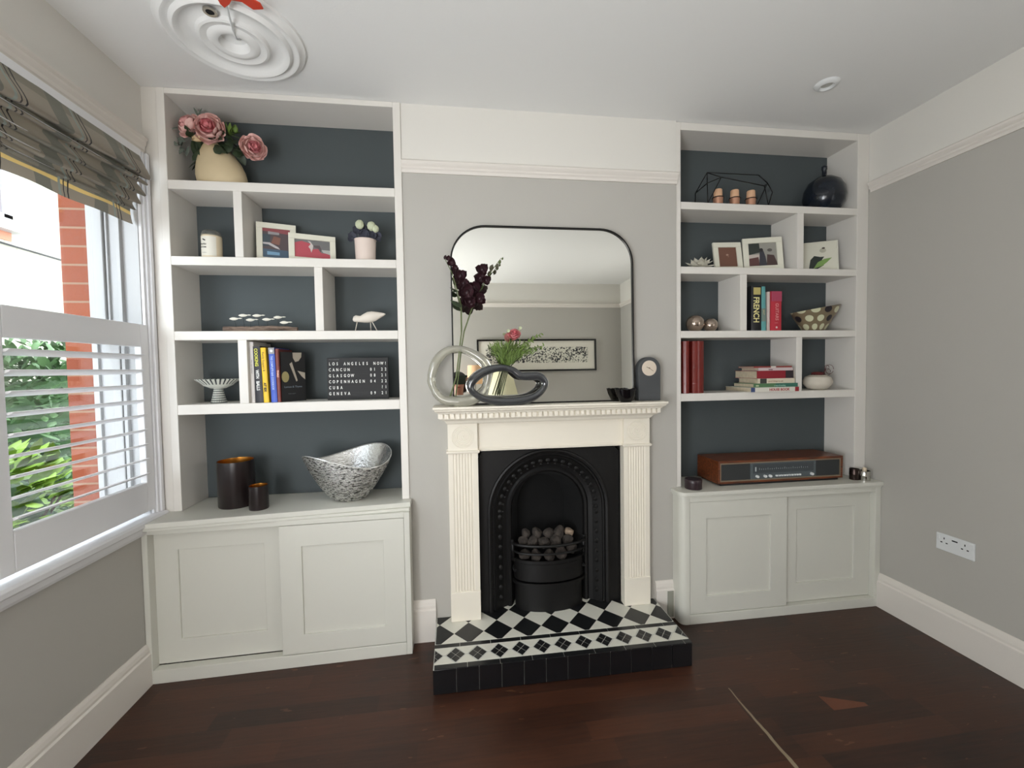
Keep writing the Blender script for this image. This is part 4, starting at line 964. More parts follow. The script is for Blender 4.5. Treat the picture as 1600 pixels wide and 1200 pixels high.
# ---------- worktop left: black and gold holders, silver bowl
z = .7131
def holder(label, x, y, r, h):
    t = thing('candle_holder', label, 'candle holder', (x, y, z), group='black and gold candle holders')
    G().lathe([(0, 0), (r*.97, 0), (r, .004), (r, h), (r-.003, h)], (0, 0, 0), 40).build('outside', matteb, t, local=True)
    G().lathe([(r-.003, h), (r-.004, h-.01), (r-.004, .012), (0, .012)], (0, 0, 0), 40).build('gold_inside', gold, t, local=True)
holder('tall black candle holder with gold inside', .1275, .052, .077, .213)
holder('small black candle holder with gold inside, right of the tall one', .2575, -.028, .0405, .108)
sb = thing('silver_bowl', 'large silver crackled bowl with a wavy rim', 'bowl', (.640, .035, z))
def sfn(p, a, i):
    t_ = p.z/.22; zz_ = p.z
    rim = .213+.030*math.sin(2*a)+.014*math.sin(a)
    return Vector((p.x*(1+.02*t_), p.y*.66, p.z/.22*rim))
prof_o = [(0, 0), (.055, 0), (.068, .005), (.086, .018), (.108, .042), (.132, .076), (.155, .115), (.178, .158), (.195, .196), (.203, .22)]
G().lathe(prof_o+[(.200, .2215)], (0, 0, 0), 64, fn=sfn).build('outside', silverm, sb, local=True)
G().lathe([(.200, .2215), (.193, .205), (.176, .165), (.156, .12), (.128, .078), (.103, .045), (.06, .014), (0, .010)], (0, 0, 0), 64, fn=sfn).build('inside', mat('silver_inside', (204, 204, 202), .2, metal=.95, bump=.6, bscale=70), sb, local=True)
rim = [sfn(Vector((.2015*math.cos(a), .2015*math.sin(a), .2212)), a, 0) for a in [2*math.pi*k/64 for k in range(64)]]
G().tube(rim, .0028, 6, closed=True).build('rim', mat('bright_silver', (236, 236, 234), .2, metal=.8), sb, local=True)

# ---------- mantel shelf
z = MZ
va = thing('ring_vase', 'pale grey glass ring-shaped vase, the taller of two on the mantel shelf', 'vase', (1.20, -.085, z), group='glass ring vases')
def smooth_loop(P, n=6):
    out = []; m = len(P)
    for i in range(m):
        p0, p1, p2, p3 = [Vector(P[(i+k) % m]) for k in (-1, 0, 1, 2)]
        for k in range(n):
            t_ = k/n; out.append(.5*((2*p1)+(-p0+p2)*t_+(2*p0-5*p1+4*p2-p3)*t_*t_+(-p0+3*p1-3*p2+p3)*t_**3))
    return out
P1 = [(1.055, 1.300), (1.078, 1.375), (1.127, 1.424), (1.190, 1.436), (1.248, 1.415), (1.292, 1.385), (1.320, 1.345), (1.318, 1.285), (1.295, 1.228), (1.240, 1.194), (1.170, 1.188), (1.105, 1.200), (1.068, 1.242)]
L1 = smooth_loop([(x, -.085, zz_) for x, zz_ in P1])
r1 = [.019+.0035*math.sin(i*.25)+(.004 if p.z < 1.24 else 0) for i, p in enumerate(L1)]
G().tube(L1, r1, 16, closed=True).build('ring', ringa, va)
vb = thing('ring_vase', 'dark smoke grey glass ring-shaped vase, the lower of two, in front', 'vase', (1.41, -.105, z), group='glass ring vases')
P2_ = [(1.235, 1.262), (1.262, 1.302), (1.315, 1.332), (1.380, 1.344), (1.432, 1.333), (1.472, 1.305), (1.515, 1.302), (1.560, 1.300), (1.590, 1.272), (1.578, 1.236), (1.535, 1.202), (1.470, 1.186), (1.380, 1.184), (1.300, 1.198), (1.250, 1.228)]
L2 = smooth_loop([(x, -.112, zz_) for x, zz_ in P2_])
G().tube(L2, [.0185+.003*math.sin(i*.21) for i in range(len(L2))], 16, closed=True).build('ring', ringb, vb)
yo = -.085
og = thing('orchid_stems', 'two tall stems of very dark plum orchids in the pale ring vase', 'flowers', (1.16, yo, z+.05))
def pathtube(P, r, nm, m, t): G().tube([(x, y, zz_) for x, y, zz_ in P], r, 7).build(nm, m, t)
stemg = mat('green_stem', (96, 108, 66), .6)
pathtube([(1.140, yo, 1.212), (1.170, yo-.006, 1.30), (1.188, yo-.004, 1.43), (1.200, yo+.002, 1.52), (1.200, yo, 1.64), (1.185, yo, 1.70), (1.160, yo, 1.79), (1.128, yo, 1.855)], [.0035, .0035, .003, .003, .003, .0025, .002, .0015], 'stem', stemg, og)
pathtube([(1.165, yo+.01, 1.212), (1.180, yo+.008, 1.30), (1.196, yo+.01, 1.43), (1.212, yo+.01, 1.52), (1.255, yo, 1.64), (1.300, yo, 1.73), (1.345, yo, 1.80), (1.392, yo, 1.862)], [.003, .003, .003, .003, .0025, .0025, .002, .001], 'stem', stemg, og)
rg = random.Random(11)
def orchid(c, R, seed):
    rg2 = random.Random(seed); g = G(); tl = rg2.uniform(0, 6)
    for k in range(3): a = tl+2*math.pi*k/3; petal(g, c, (math.cos(a), -.25, math.sin(a)), (0, 1, 0), R*1.05, R*.95, 0, -.35)
    for k in range(2): a = tl+math.pi*(k+.33); petal(g, (c[0], c[1]-.006, c[2]), (math.cos(a), -.45, math.sin(a)), (0, 1, 0), R*.95, R*1.15, 0, -.5)
    petal(g, (c[0], c[1]-.012, c[2]), (.1, -.8, -.6), (0, 1, .5), R*.6, R*.55, 0, .5)
    g.sphere((c[0], c[1]-.008, c[2]), R*.28, 2, 0, (1, 1, 1.2))
    g.build('orchid_flower', plum, og, recalc=False)
for i, (x, zz_, R) in enumerate(((1.160, 1.832, .026), (1.146, 1.848, .016), (1.176, 1.802, .020), (1.198, 1.770, .040), (1.212, 1.735, .036), (1.228, 1.690, .048), (1.262, 1.715, .044), (1.285, 1.665, .038), (1.240, 1.650, .040), (1.300, 1.800, .038), (1.290, 1.760, .034), (1.318, 1.748, .028), (1.262, 1.680, .04), (1.225, 1.66, .04))):
    orchid((x, yo-.012-.012*(i % 3), zz_), R, i+3)
def bud(x, zz_, s_, m, nm='bud'): G().lathe([(0, -s_), (s_*.55, -s_*.3), (s_*.5, s_*.4), (0, s_)], (x, yo-.004, zz_), 10, M=Matrix.Rotation(.4, 4, 'Y')).build(nm, m, og)
greenplum = mat('green_plum_bud', (88, 84, 66), .55)
for x, zz_, s_, m in ((1.130, 1.860, .012, plum), (1.345, 1.815, .018, greenplum), (1.372, 1.822, .015, greenplum), (1.385, 1.842, .012, stemg), (1.398, 1.858, .008, stemg)): bud(x, zz_, s_, m)
g = G(); leafcluster(g, (1.185, yo, 1.705), (-.8, -.2, .0), 2, .04, .026, rg); leafcluster(g, (1.198, yo, 1.63), (-.3, -.3, .6), 2, .05, .024, rg); g.build('leaf_pair', leafd, og, recalc=False)
# mixed green stems with pink bloom in the dark ring
pf = thing('wild_flower_stems', 'feathery green stems with one pink bloom in the dark ring vase', 'flowers', (1.37, -.10, z+.05))
rg = random.Random(21); yp_ = -.105
for (a, b, c) in (((1.350, 1.212), (1.395, 1.34), (1.430, 1.47)), ((1.362, 1.212), (1.404, 1.34), (1.470, 1.50)), ((1.372, 1.212), (1.410, 1.34), (1.455, 1.52)), ((1.382, 1.212), (1.416, 1.34), (1.50, 1.42))):
    G().tube([(a[0], yp_, a[1]), ((a[0]+b[0])/2, yp_, (a[1]+b[1])/2), (b[0], yp_, b[1]), (c[0], yp_, c[1])], .0028, 6).build('stem', mat('dark_stem', (60, 66, 40), .6) if 'dark_stem' not in MT else MT['dark_stem'], pf)
g = G()
for i in range(420):
    a = rg.uniform(-.5, .85); t_ = rg.uniform(.1, 1); p = (1.412+math.sin(a)*t_*.15+rg.uniform(-.018, .018), yp_+rg.uniform(-.03, .03), 1.352+math.cos(a)*t_*.098+rg.uniform(-.01, .015))
    g.leaf(p, (math.sin(a)+rg.uniform(-.6, .6), rg.uniform(-.4, .4), math.cos(a)+rg.uniform(-.6, .6)), (rg.uniform(-1, 1), -1, .2), rg.uniform(.018, .04), rg.uniform(.0018, .0045), 0, .3, 3)
for i in range(44):
    a = rg.uniform(-.5, .95); g.tube([(1.405, yp_, 1.345), (1.405+math.sin(a)*.08, yp_+rg.uniform(-.02, .02), 1.345+math.cos(a)*.06), (1.405+math.sin(a)*rg.uniform(.12, .17), yp_+rg.uniform(-.02, .02), 1.35+math.cos(a)*rg.uniform(.09, .13))], .0012, 5)
g.build('feathery_foliage', leafg, pf, recalc=False)
g = G()
for P in (((1.45, 1.41), (1.52, 1.46), (1.575, 1.505)), ((1.46, 1.40), (1.53, 1.435), (1.59, 1.445)), ((1.45, 1.42), (1.49, 1.455), (1.53, 1.475))):
    g.tube([(p[0], yp_, p[1]) for p in P], .0016, 5)
    for k in range(9):
        t_ = .25+.75*k/8; x = P[0][0]+(P[2][0]-P[0][0])*t_; zz_ = P[0][1]+(P[2][1]-P[0][1])*t_; g.leaf((x, yp_, zz_), (rg.uniform(-.2, .8), 0, rg.uniform(-.6, .9)), (0, -1, 0), .017, .007, 0, .2, 3)
g.build('sprig', leafg, pf, recalc=False)
rose('pink_bloom', (1.447, yp_-.008, 1.500), (-.1, -.8, .5), .027, pf, mat('coral_petal', (226, 142, 144), .6), 8, mat('coral_inner', (214, 116, 122), .6))
for (x, zz_) in ((1.474, 1.530), (1.417, 1.516), (1.466, 1.515)):
    g = G()
    for k in range(5): a = 2*math.pi*k/5; petal(g, (x, yp_, zz_), (math.cos(a), -.6, math.sin(a)), (0, 1, 0), .013, .012, 0, -.3)
    g.build('white_floret', mint, pf, recalc=False)
bb = thing('petal_bowl', 'small gloss black bowl with petal edge on the mantel shelf', 'bowl', (2.000, -.098, z))
def pfn(p, a, i): k = 1+.07*abs(math.sin(a*3.5))*(p.z/.066); return Vector((p.x*k, p.y*k*.72, p.z*(1+.10*abs(math.sin(a*3.5))*(p.z/.066))))
G().lathe([(0, 0), (.026, 0), (.034, .008), (.046, .035), (.053, .060), (.051, .061), (.043, .036), (.028, .012), (0, .010)], (0, 0, 0), 56, fn=pfn).build('bowl', glossb, bb, local=True)
ck = thing('mantel_clock', 'dark grey arched mantel clock with a small round dial', 'clock', (2.138, -.070, z))
hw = .058; ph = .221
poly = [(-hw, 0), (-hw, ph-hw)]+[(-hw*math.cos(math.pi*i/20), ph-hw+hw*math.sin(math.pi*i/20)) for i in range(1, 20)]+[(hw, ph-hw), (hw, 0)]
G().prism(poly, 'y', 0, .045, 0).build('case', mat('slate_clock_case', (70, 72, 74), .7), ck, local=True, bevel=.004)
MY = Matrix.Rotation(math.pi/2, 4, 'X')
dl = G().lathe([(0, .0015), (.036, .0015), (.0385, .001), (.0385, -.001)], (-.003, -.0005, ph-.056), 40, M=MY).build('dial', mat('pale_dial', (216, 202, 184), .5), ck, local=True)
g = G(); g.box(-.001, .001, -.0032, -.0025, 0, .026, M=Matrix.Translation((-.003, 0, ph-.056)) @ Matrix.Rotation(2.2, 4, 'Y')); g.box(-.0014, .0014, -.0032, -.0025, 0, .016, M=Matrix.Translation((-.003, 0, ph-.056)) @ Matrix.Rotation(-1.2, 4, 'Y')); g.lathe([(0, .0035), (.0035, .0035), (.0035, .002)], (-.003, -.0005, ph-.056), 12, M=MY)
g.build('hands', flat('hand_brown', (120, 100, 84)), ck, local=True)

# ---------- right unit, top shelf
z = ZR[0]
tt = thing('wire_terrarium', 'black geometric wire frame holding three copper cups', 'candle stand', (2.70, .08, z))
V = dict(A=(2.508, .02, z+.003), A2=(2.508, .14, z+.003), B=(2.505, .02, 2.300), B2=(2.515, .15, 2.300), C=(2.545, .085, 2.386), D=(2.585, .02, 2.335), E=(2.850, .085, 2.386), F1=(2.905, .085, 2.345), G1=(2.835, .02, 2.300), I=(2.860, .02, z+.003), I2=(2.860, .14, z+.003), H1=(2.915, .06, 2.285))
edges = ('A B', 'B C', 'C D', 'B D', 'C E', 'D A', 'E F1', 'F1 G1', 'G1 D', 'F1 H1', 'H1 I', 'G1 I', 'A I', 'A A2', 'I I2', 'A2 I2', 'A2 B2', 'B2 C', 'I2 F1', 'B B2')
for e in edges:
    a, b = e.split(); G().tube([V[a], V[b]], .0026, 6).build('rod', blackm, tt)
for k, x in enumerate((2.602, 2.700, 2.797)):
    t = thing('tea_light_cup', ('left copper cup in the black wire frame', 'middle copper cup in the black wire frame', 'right copper cup in the black wire frame')[k], 'candle holder', (x, .075, z), group='copper cups in the wire frame')
    G().lathe([(0, 0), (.018, 0), (.022, .004), (.025, .030), (.026, .058), (.0245, .058), (.021, .02), (0, .02)], (0, 0, 0), 24).build('cup', copper, t, local=True)
    G().lathe([(0, .021), (.020, .021), (.0225, .060), (.0215, .096), (.019, .099), (0, .094)], (0, 0, 0), 24).build('candle', mat('peach_wax', (222, 178, 142), .5) if 'peach_wax' not in MT else MT['peach_wax'], t, local=True)
    G().tube([(.0285*math.cos(a), .0285*math.sin(a), .055) for a in [2*math.pi*i/20 for i in range(20)]], .0022, 6, closed=True).build('band', blackm, t, local=True)
bv_ = thing('round_vase', 'dark blue round bottle vase with thin neck', 'vase', (3.268, .098, z))
G().lathe([(0, 0), (.045, 0), (.075, .015), (.098, .050), (.105, .092), (.099, .135), (.080, .172), (.045, .198), (.018, .208), (.0115, .216), (.0110, .240), (.014, .245), (.014, .262), (.008, .268), (0, .268)], (0, 0, 0), 40).build('body', bluev, bv_, local=True)

# ---------- right unit, second row
z = ZR[1]
lo = thing('lotus_bloom', 'white lotus-shaped tealight holder', 'ornament', (2.483, .06, z)); g = G()
for ring, (n, L, e) in enumerate(((8, .080, .32), (8, .078, .70), (7, .068, 1.12))):
    for k in range(n):
        a = 2*math.pi*(k+.5*ring)/n; d = Vector((math.cos(a)*math.cos(e), math.sin(a)*math.cos(e), math.sin(e))); petal(g, (0, 0, .004), d, (-math.cos(a), -math.sin(a), .2), L, .036, 0, -.25)
g.lathe([(0, 0), (.026, 0), (.03, .008), (0, .01)], (0, 0, 0), 20)
g.build('petals', mat('lotus_white', (222, 218, 204), .5), lo, local=True, recalc=False)
photo_frame('cream photo frame with a plain brown picture, left of the pair', 2.608, .105, z, .158, .172, -.12, .20, .028, [(112, 76, 62), (ell(.5, .62, .07, .05), (170, 140, 124)), ([(.5, .6), (.56, .6), (.58, .5), (.53, .5)], (140, 106, 90))], 'photo frames on the right unit')
photo_frame('cream photo frame with a picture of dark figures, right of the pair', 2.776, .098, z, .205, .194, -.30, .18, .030, [(150, 148, 140), ([(0, .5), (0, 1), (.4, 1), (.42, .6)], (50, 56, 52)), ([(0, .3), (0, .5), (.4, .52), (.42, .3)], (196, 184, 176)), ([(0, 0), (0, .34), (.35, .4), (.38, 0)], (92, 60, 58)), ([(.36, 0), (.40, .6), (.46, .68), (.54, .66), (.6, .4), (.64, 0)], (58, 58, 66)), (ell(.46, .7, .07, .08), (40, 38, 40)), ([(.62, 0), (.66, .5), (.9, .45), (1, .1), (1, 0)], (74, 56, 54)), (ell(.76, .68, .09, .07), (92, 88, 84))], 'photo frames on the right unit')
photo_frame('unframed white card with a green and black bird drawing', 3.160, .120, z, .172, .178, -.48, .12, .006, [(214, 212, 196), ([(.15, .12), (.2, .42), (.32, .55), (.5, .5), (.62, .5), (.55, .4), (.6, .2), (.4, .08)], (34, 44, 38)), ([(.28, .1), (.42, .32), (.62, .42), (.85, .45), (.7, .3), (.55, .18)], (122, 156, 84)), (ell(.58, .72, .1, .08), (180, 178, 160)), (ell(.6, .8, .05, .03), (70, 56, 54))], 'photo frames on the right unit', fm=flat('card_white', (216, 214, 200)), thick=.006)

# ---------- right unit, third row
z = ZR[2]
for (x, r, lb_) in ((2.474, .047, 'larger mercury glass ball of two'), (2.564, .038, 'smaller mercury glass ball, right of the larger one')):
    t = thing('glass_ball', lb_, 'ornament', (x, .085, z), group='mercury glass balls')
    G().lathe([(0, .001)]+[(r*math.sin(math.pi*i/16)*1.03, r-r*math.cos(math.pi*i/16)) for i in range(2, 15)]+[(.012, 2*r-.003), (.009, 2*r-.004), (.008, 2*r-.02), (0, 2*r-.02)], (0, 0, 0), 32).build('glass', pewter, t, local=True)
bk2 = 'upright books beside the patterned bowl'
t = book('black book with french in gold capitals on its spine', 2.757, .015, z, .060, .240, .19, (24, 26, 30), 0, bk2, rough=.3)
G().box(.012, .052, -.0042, .0, .194, .232).build('spine_picture', flat('gold_panel', (190, 176, 110)), t, local=True)
lettering(t, 'FRENCH', .047, SPINE(.012, -.0042, .182), (236, 226, 160), .0008, sx=.78)
t = book('teal spined book beside the french book', 2.8195, .020, z+.0006, .031, .238, .18, (96, 164, 164), -.030, bk2)
G().box(.004, .027, -.0042, .0, .05, .12).build('spine_panel', flat('teal_panel', (120, 140, 130)), t, local=True)
lettering(t, 'SALT', .012, SPINE(.012, -.0046, .112), (210, 190, 140))
t = book('thin white book between the teal and red books', 2.8595, .025, z, .017, .212, .17, (206, 190, 182), 0, bk2)
t = book('red book with guitars lettered on its spine', 2.8785, .020, z, .062, .214, .19, (186, 44, 60), 0, bk2)
G().box(.001, .061, -.0042, .0, .160, .2135).build('spine_band', flat('rose_band', (170, 66, 92)), t, local=True)
lettering(t, 'GUITARS', .026, SPINE(.024, -.0044, .150), (226, 150, 150), .0003, sx=.9); lettering(t, '|', .02, SPINE(.024, -.0044, .045), (226, 150, 150))
G().sphere((.032, -.003, .018), .006, 2, 0, (1, .2, 1)).build('emblem', flat('emblem_pink', (230, 200, 200)), t, local=True)
dots = mat('dotted_resin', (128, 112, 88), .3)
q = NB(dots); v, xyz = q.pos(); an = q.math('ARCTAN2', xyz[1], xyz[0]); rw = q.math('FLOOR', q.math('DIVIDE', xyz[2], .046))
u = q.math('ADD', q.math('MULTIPLY', an, 10/(2*math.pi)), q.math('MULTIPLY', rw, .5)); fu = q.math('SUBTRACT', q.math('FRACT', u), .5); fv = q.math('SUBTRACT', q.math('FRACT', q.math('DIVIDE', xyz[2], .046)), .5)
dd = q.math('ADD', q.math('MULTIPLY', fu, fu), q.math('MULTIPLY', q.math('MULTIPLY', fv, fv), .85)); msk = q.math('LESS_THAN', dd, .115)
wn = q.n('ShaderNodeTexWhiteNoise', noise_dimensions='2D'); cx = q.n('ShaderNodeCombineXYZ'); q.inp(cx.inputs[0], q.math('FLOOR', u)); q.inp(cx.inputs[1], rw); q.inp(wn.inputs['Vector'], cx.outputs[0])
q.inp(q.b.inputs['Base Color'], q.mix(msk, (124, 110, 86), q.mix(q.math('LESS_THAN', wn.outputs[0], .34), (204, 204, 172), (30, 22, 30))))
pb2 = thing('patterned_bowl', 'brown bowl inlaid with white and black ovals', 'bowl', (3.198, .088, z))
def bfn(p, a, i): k = p.z/.13; return Vector((p.x+.012*k, p.y*.82, p.z*(1+.16*math.cos(a)*k-.02*math.sin(a)*k)))
G().lathe([(0, 0), (.050, 0), (.060, .006), (.088, .05), (.115, .095), (.130, .128), (.126, .130), (.108, .095), (.08, .052), (.045, .012), (0, .010)], (0, 0, 0), 48, fn=bfn).build('bowl', dots, pb2, local=True)

# ---------- right unit, fourth row
z = ZR[3]
leather = mat('red_leather', (112, 34, 28), .25, noise=.15, nscale=10)
for (x, w, lb_) in ((2.3685, .036, 'tall dark red leather book against the side of the shelf'), (2.421, .064, 'wide dark red leather book, second from the side of the shelf')):
    t = thing('book', lb_, 'book', (x, .020, z), group='red leather bound books')
    n = 10; sp = [(w*i/n, -.010*math.sin(math.pi*i/n)) for i in range(n+1)]; b = .003
    G().prism(sp+[(w, .17), (w-b, .17), (w-b, b), (b, b), (b, .17), (0, .17)], 'z', 0, .278, sm=False).build('cover', leather, t, local=True)
    G().box(b, w-b, b+.001, .165, .003, .274).build('pages', pagem, t, local=True)
    for k in range(3): G().prism([(w*i/n, -.0125*math.sin(math.pi*i/n)-.0002) for i in range(n+1)], 'z', .05+k*.085, .054+k*.085).build('raised_band', leather, t, local=True)
def flatbook(label, x, y, zz_, L, th, d, colr, ends=(None, None), rz=0, grp='stack of books lying flat', txt=None, pg=None):
    x = 1.164+(x-1.164)*.99; y -= .018; L = min(L, 3.0205-x)
    ends = [(min(a, L-.002), min(b_, L), c) for (a, b_, c) in [e for e in ends if e]]
    t = thing('book', label, 'book', (x, y, zz_), (0, 0, rz), grp); b = .002; m = flat('cover_%d_%d_%d' % colr, colr, .45)
    G().prism([(0, 0), (d, 0), (d, b), (b, b), (b, th-b), (d, th-b), (d, th), (0, th)], 'x', 0, L).build('cover', m, t, local=True)
    G().box(.0025, L-.0025, b+.0005, d-.003, b, th-b).build('pages', pg or pagem, t, local=True)
    for (a, b_, c) in [e for e in ends if e]: G().box(a, b_, -.0006, .0004, .0004, th-.0004).build('spine_end', flat('end_%d_%d_%d' % c, c, .5), t, local=True)
    if txt:
        for (s_, sz, x0_, z0_, c) in txt: lettering(t, s_, sz, FRONT(x0_, -.0008, z0_), c, .0004)
    return t
zz_ = z
flatbook('white book with red lettering at the bottom of the flat stack', 2.752, .004, zz_, .298, .0245, .235, (222, 218, 206), ((.0, .024, (60, 76, 120)), (.262, .298, (150, 34, 44))), txt=[('HOUSE BOOK', .019, .108, .0055, (176, 50, 60))]); zz_ += .0247
flatbook('green book, second from the bottom of the flat stack', 2.773, .010, zz_, .262, .0205, .17, (84, 122, 84), ((.13, .262, (56, 112, 96)),), txt=[('a way of cooking', .010, .12, .0055, (150, 190, 170)), ('oo', .016, .012, .005, (200, 206, 170))]); zz_ += .0207
flatbook('cream book with black mark on the spine, middle of the flat stack', 2.800, .014, zz_, .220, .0265, .16, (218, 208, 186), ((.014, .052, (60, 60, 56)),), txt=[('good things to eat', .012, .062, .008, (186, 160, 140))]); zz_ += .0267
flatbook('thick red book near the top of the flat stack', 2.795, .014, zz_, .216, .042, .185, (140, 26, 40), ((.17, .216, (44, 34, 40)),)); zz_ += .0422
flatbook('pale thin book on the thick red book', 2.803, .014, zz_, .206, .0155, .14, (206, 190, 190), txt=[('notes', .011, .06, .003, (120, 80, 90))]); zz_ += .0157
flatbook('topmost thin book with red cover on the flat stack', 2.780, .018, zz_, .226, .0085, .13, (140, 60, 56), ((.1, .13, (216, 210, 200)),))
st = thing('stone_pot', 'round white stone tied with dark red twine', 'ornament', (3.208, .065, z))
G().lathe([(0, 0), (.030, 0), (.052, .010), (.069, .032), (.071, .050), (.062, .072), (.038, .084), (.014, .082), (0, .078)], (0, 0, 0), 36, fn=lambda p, a, i: Vector((p.x*(1+.04*math.cos(a*2)), p.y, p.z))).build('stone', mat('white_stone', (206, 198, 184), .85, bump=.3, bscale=30), st, local=True)
rg = random.Random(5); g = G()
for k in range(9):
    a0 = rg.uniform(0, 6.28); r = rg.uniform(.018, .034); cz_ = rg.uniform(.082, .096); g.tube([(r*math.cos(a0+i*.5), r*math.sin(a0+i*.5)*.8, cz_+.004*math.sin(i)) for i in range(11)], .0028, 5)
g.build('twine_bundle', twine, st, local=True)
g = G()
for (dx, dz, r) in ((.075, .115, .026), (.062, .100, .020), (.058, .125, .014)):
    g.tube([(dx+r*math.cos(t_*.42), 0, dz+r*math.sin(t_*.42)) for t_ in range(15)], .0012, 5)
g.tube([(.02, 0, .09), (.045, 0, .105), (.052, 0, .125)], .0012, 5)
g.build('twine_loops', twine, st, local=True)

# ---------- right worktop: radio, puck, cups
z = .6942
ra = thing('radio', 'long vintage wooden radio with speaker cloth ends', 'radio', (2.540, -.026, z))
RW, RD, RH = .744, .198, .134
g = G(); RP = .012
g.box(0, RW, 0, RD, RP, RP+.010).box(0, RW, 0, RD, RH-.012, RH).box(0, .012, 0, RD, RP+.010, RH-.012).box(RW-.012, RW, 0, RD, RP+.010, RH-.012).box(.012, RW-.012, RD-.006, RD-.002, RP+.01, RH-.012)
g.build('cabinet', woodr, ra, local=True, bevel=.0015)
g = G().box(.02, RW-.02, .01, RD-.01, 0, RP); g.build('plinth', blackp, ra, local=True)
fm_ = mat('brushed_trim', (150, 136, 118), .35, metal=.6)
g = G(); 
for a in ((.012, RW-.012, RP+.010, RP+.017), (.012, RW-.012, RH-.019, RH-.012), (.012, .018, RP+.017, RH-.019), (RW-.018, RW-.012, RP+.017, RH-.019)): g.box(a[0], a[1], .001, .012, a[2], a[3])
g.build('trim', fm_, ra, local=True)
for (a, b) in ((.018, .188), (.580, RW-.018)): G().box(a, b, .006, .014, RP+.017, RH-.019).build('speaker_cloth', cloth_grey, ra, local=True)
G().box(.188, .580, .003, .014, RP+.017, RH-.019).build('dial_panel', panelg, ra, local=True)
G().box(.205, .565, .0015, .003, RP+.048, RH-.026).build('tuning_scale', mat('dark_scale_glass', (66, 72, 76), .08), ra, local=True)
g = G()
for k in range(24): g.box(.24+k*.0125, .241+k*.0125, .0008, .0016, RP+.066, RP+.072+(.004 if k % 4 == 0 else 0))
g.box(.215, .222, .0008, .0016, RP+.058, RP+.082)
g.build('scale_marks', flat('scale_white', (190, 196, 196)), ra, local=True)
def knob(x, zz_, r): G().lathe([(r, 0), (r, .010), (r*.85, .013), (0, .013)], (x, .003, zz_), 18, M=MY).build('knob', plastic, ra, local=True)
for x in (.226, .272, .302, .552): knob(x, RP+.031, .0075)
for k in range(10): G().box(.335+k*.0155, .345+k*.0155, -.006, .003, RP+.027, RP+.035).build('push_button', plastic, ra, local=True, bevel=.001)
pk = thing('black_tin', 'small round dark plum tin left of the radio', 'tin', (2.396, -.030, z))
G().lathe([(0, 0), (.041, 0), (.0425, .003), (.0425, .034), (0, .034)], (0, 0, 0), 32).build('base', mat('plum_black', (42, 26, 32), .4), pk, local=True)
G().lathe([(.0435, .034), (.0435, .047), (.041, .051), (0, .051)], (0, 0, 0), 32).build('lid', mat('plum_black_lid', (46, 30, 36), .35), pk, local=True)
for (x, y, r, h, lb_) in ((3.352, -.030, .023, .060, 'dark little metal cup in the corner of the right cabinet top'), (3.392, -.052, .028, .052, 'shiny silver tealight cup in the corner of the right cabinet top')):
    t = thing('metal_cup', lb_, 'cup', (x, y, z), group='small metal cups')
    G().lathe([(0, 0), (r, 0), (r, h*.45), (r*1.04, h*.5), (r, h*.55), (r, h), (r-.002, h), (r-.003, .01), (0, .01)], (0, 0, 0), 28).build('cup', chrome if r > .025 else mat('dark_bronze', (70, 58, 54), .3, metal=.9), t, local=True)
    if r > .025: G().lathe([(0, h*.6), (.010, h*.6), (.010, h*1.25), (.006, h*1.32), (0, h*1.32)], (0, 0, 0), 16).build('candle', waxm, t, local=True)

# ---------- behind the camera, seen in the mirror
pc = thing('framed_drawing', 'long black-framed ink drawing on the rear wall, seen in the mirror', 'picture', (2.25, YR+.02, 1.63))
X0_, X1_, Z0_, Z1_ = 1.46, 3.09, 1.415, 1.845
g = G()
for a in ((X0_, X1_, Z0_, Z0_+.022), (X0_, X1_, Z1_-.022, Z1_), (X0_, X0_+.022, Z0_+.022, Z1_-.022), (X1_-.022, X1_, Z0_+.022, Z1_-.022)): g.box(a[0], a[1], YR+.001, YR+.030, a[2], a[3])
g.build('frame', blackm, pc)
G().box(X0_+.02, X1_-.02, YR+.004, YR+.012, Z0_+.02, Z1_-.02).build('mount', paperw, pc)
inkd = mat('ink_scribble', (230, 228, 216), .8)
q = NB(inkd); v, xyz = q.pos(); n1 = q.noise(v, 55, 6); n2 = q.noise(v, 9, 3)
q.inp(q.b.inputs['Base Color'], q.mix(q.step(q.math('ADD', n1, q.math('MULTIPLY', n2, .25)), .55, .66), (44, 44, 50), (222, 220, 206)))
G().box(X0_+.115, X1_-.115, YR+.012, YR+.0135, Z0_+.115, Z1_-.105).build('drawing', inkd, pc)
tb = thing('console_table', 'narrow white table against the rear wall', 'table', (1.72, YR+.22, 0))
G().box(1.20, 2.30, YR+.03, YR+.42, .735, .765).build('table_top', white, tb, bevel=.003)
for x in (1.22, 2.25):
    for y in (YR+.05, YR+.37): G().box(x, x+.03, y, y+.03, 0, .735).build('leg', white, tb)
def lamp(x, y, r0, r1, z0, z1, label, m, grp='table lamps behind the camera'):
    t = thing('table_lamp', label, 'lamp', (x, y, .765), group=grp)
    G().lathe([(r0, z0-.765), (r1, z1-.765), (r1-.003, z1-.765), (r0-.003, z0-.765)], (0, 0, 0), 40).build('lamp_shade', m, t, local=True)
    G().lathe([(0, 0), (.07, 0), (.072, .012), (.03, .03), (.045, .08), (.05, .15), (.03, .22), (.012, .25), (.012, z1-.80), (0, z1-.80)], (0, 0, 0), 28).build('base', mat('lamp_base_grey', (150, 146, 138), .3) if 'lamp_base_grey' not in MT else MT['lamp_base_grey'], t, local=True)
lamp(1.775, YR+.20, .192, .118, 1.118, 1.410, 'table lamp with cream cone shade, seen in the mirror', mat('cream_shade', (226, 222, 186), .8))
lamp(1.42, YR+.16, .10, .09, 1.26, 1.50, 'small table lamp with peach shade, seen in the mirror', mat('peach_shade', (234, 190, 150), .8))

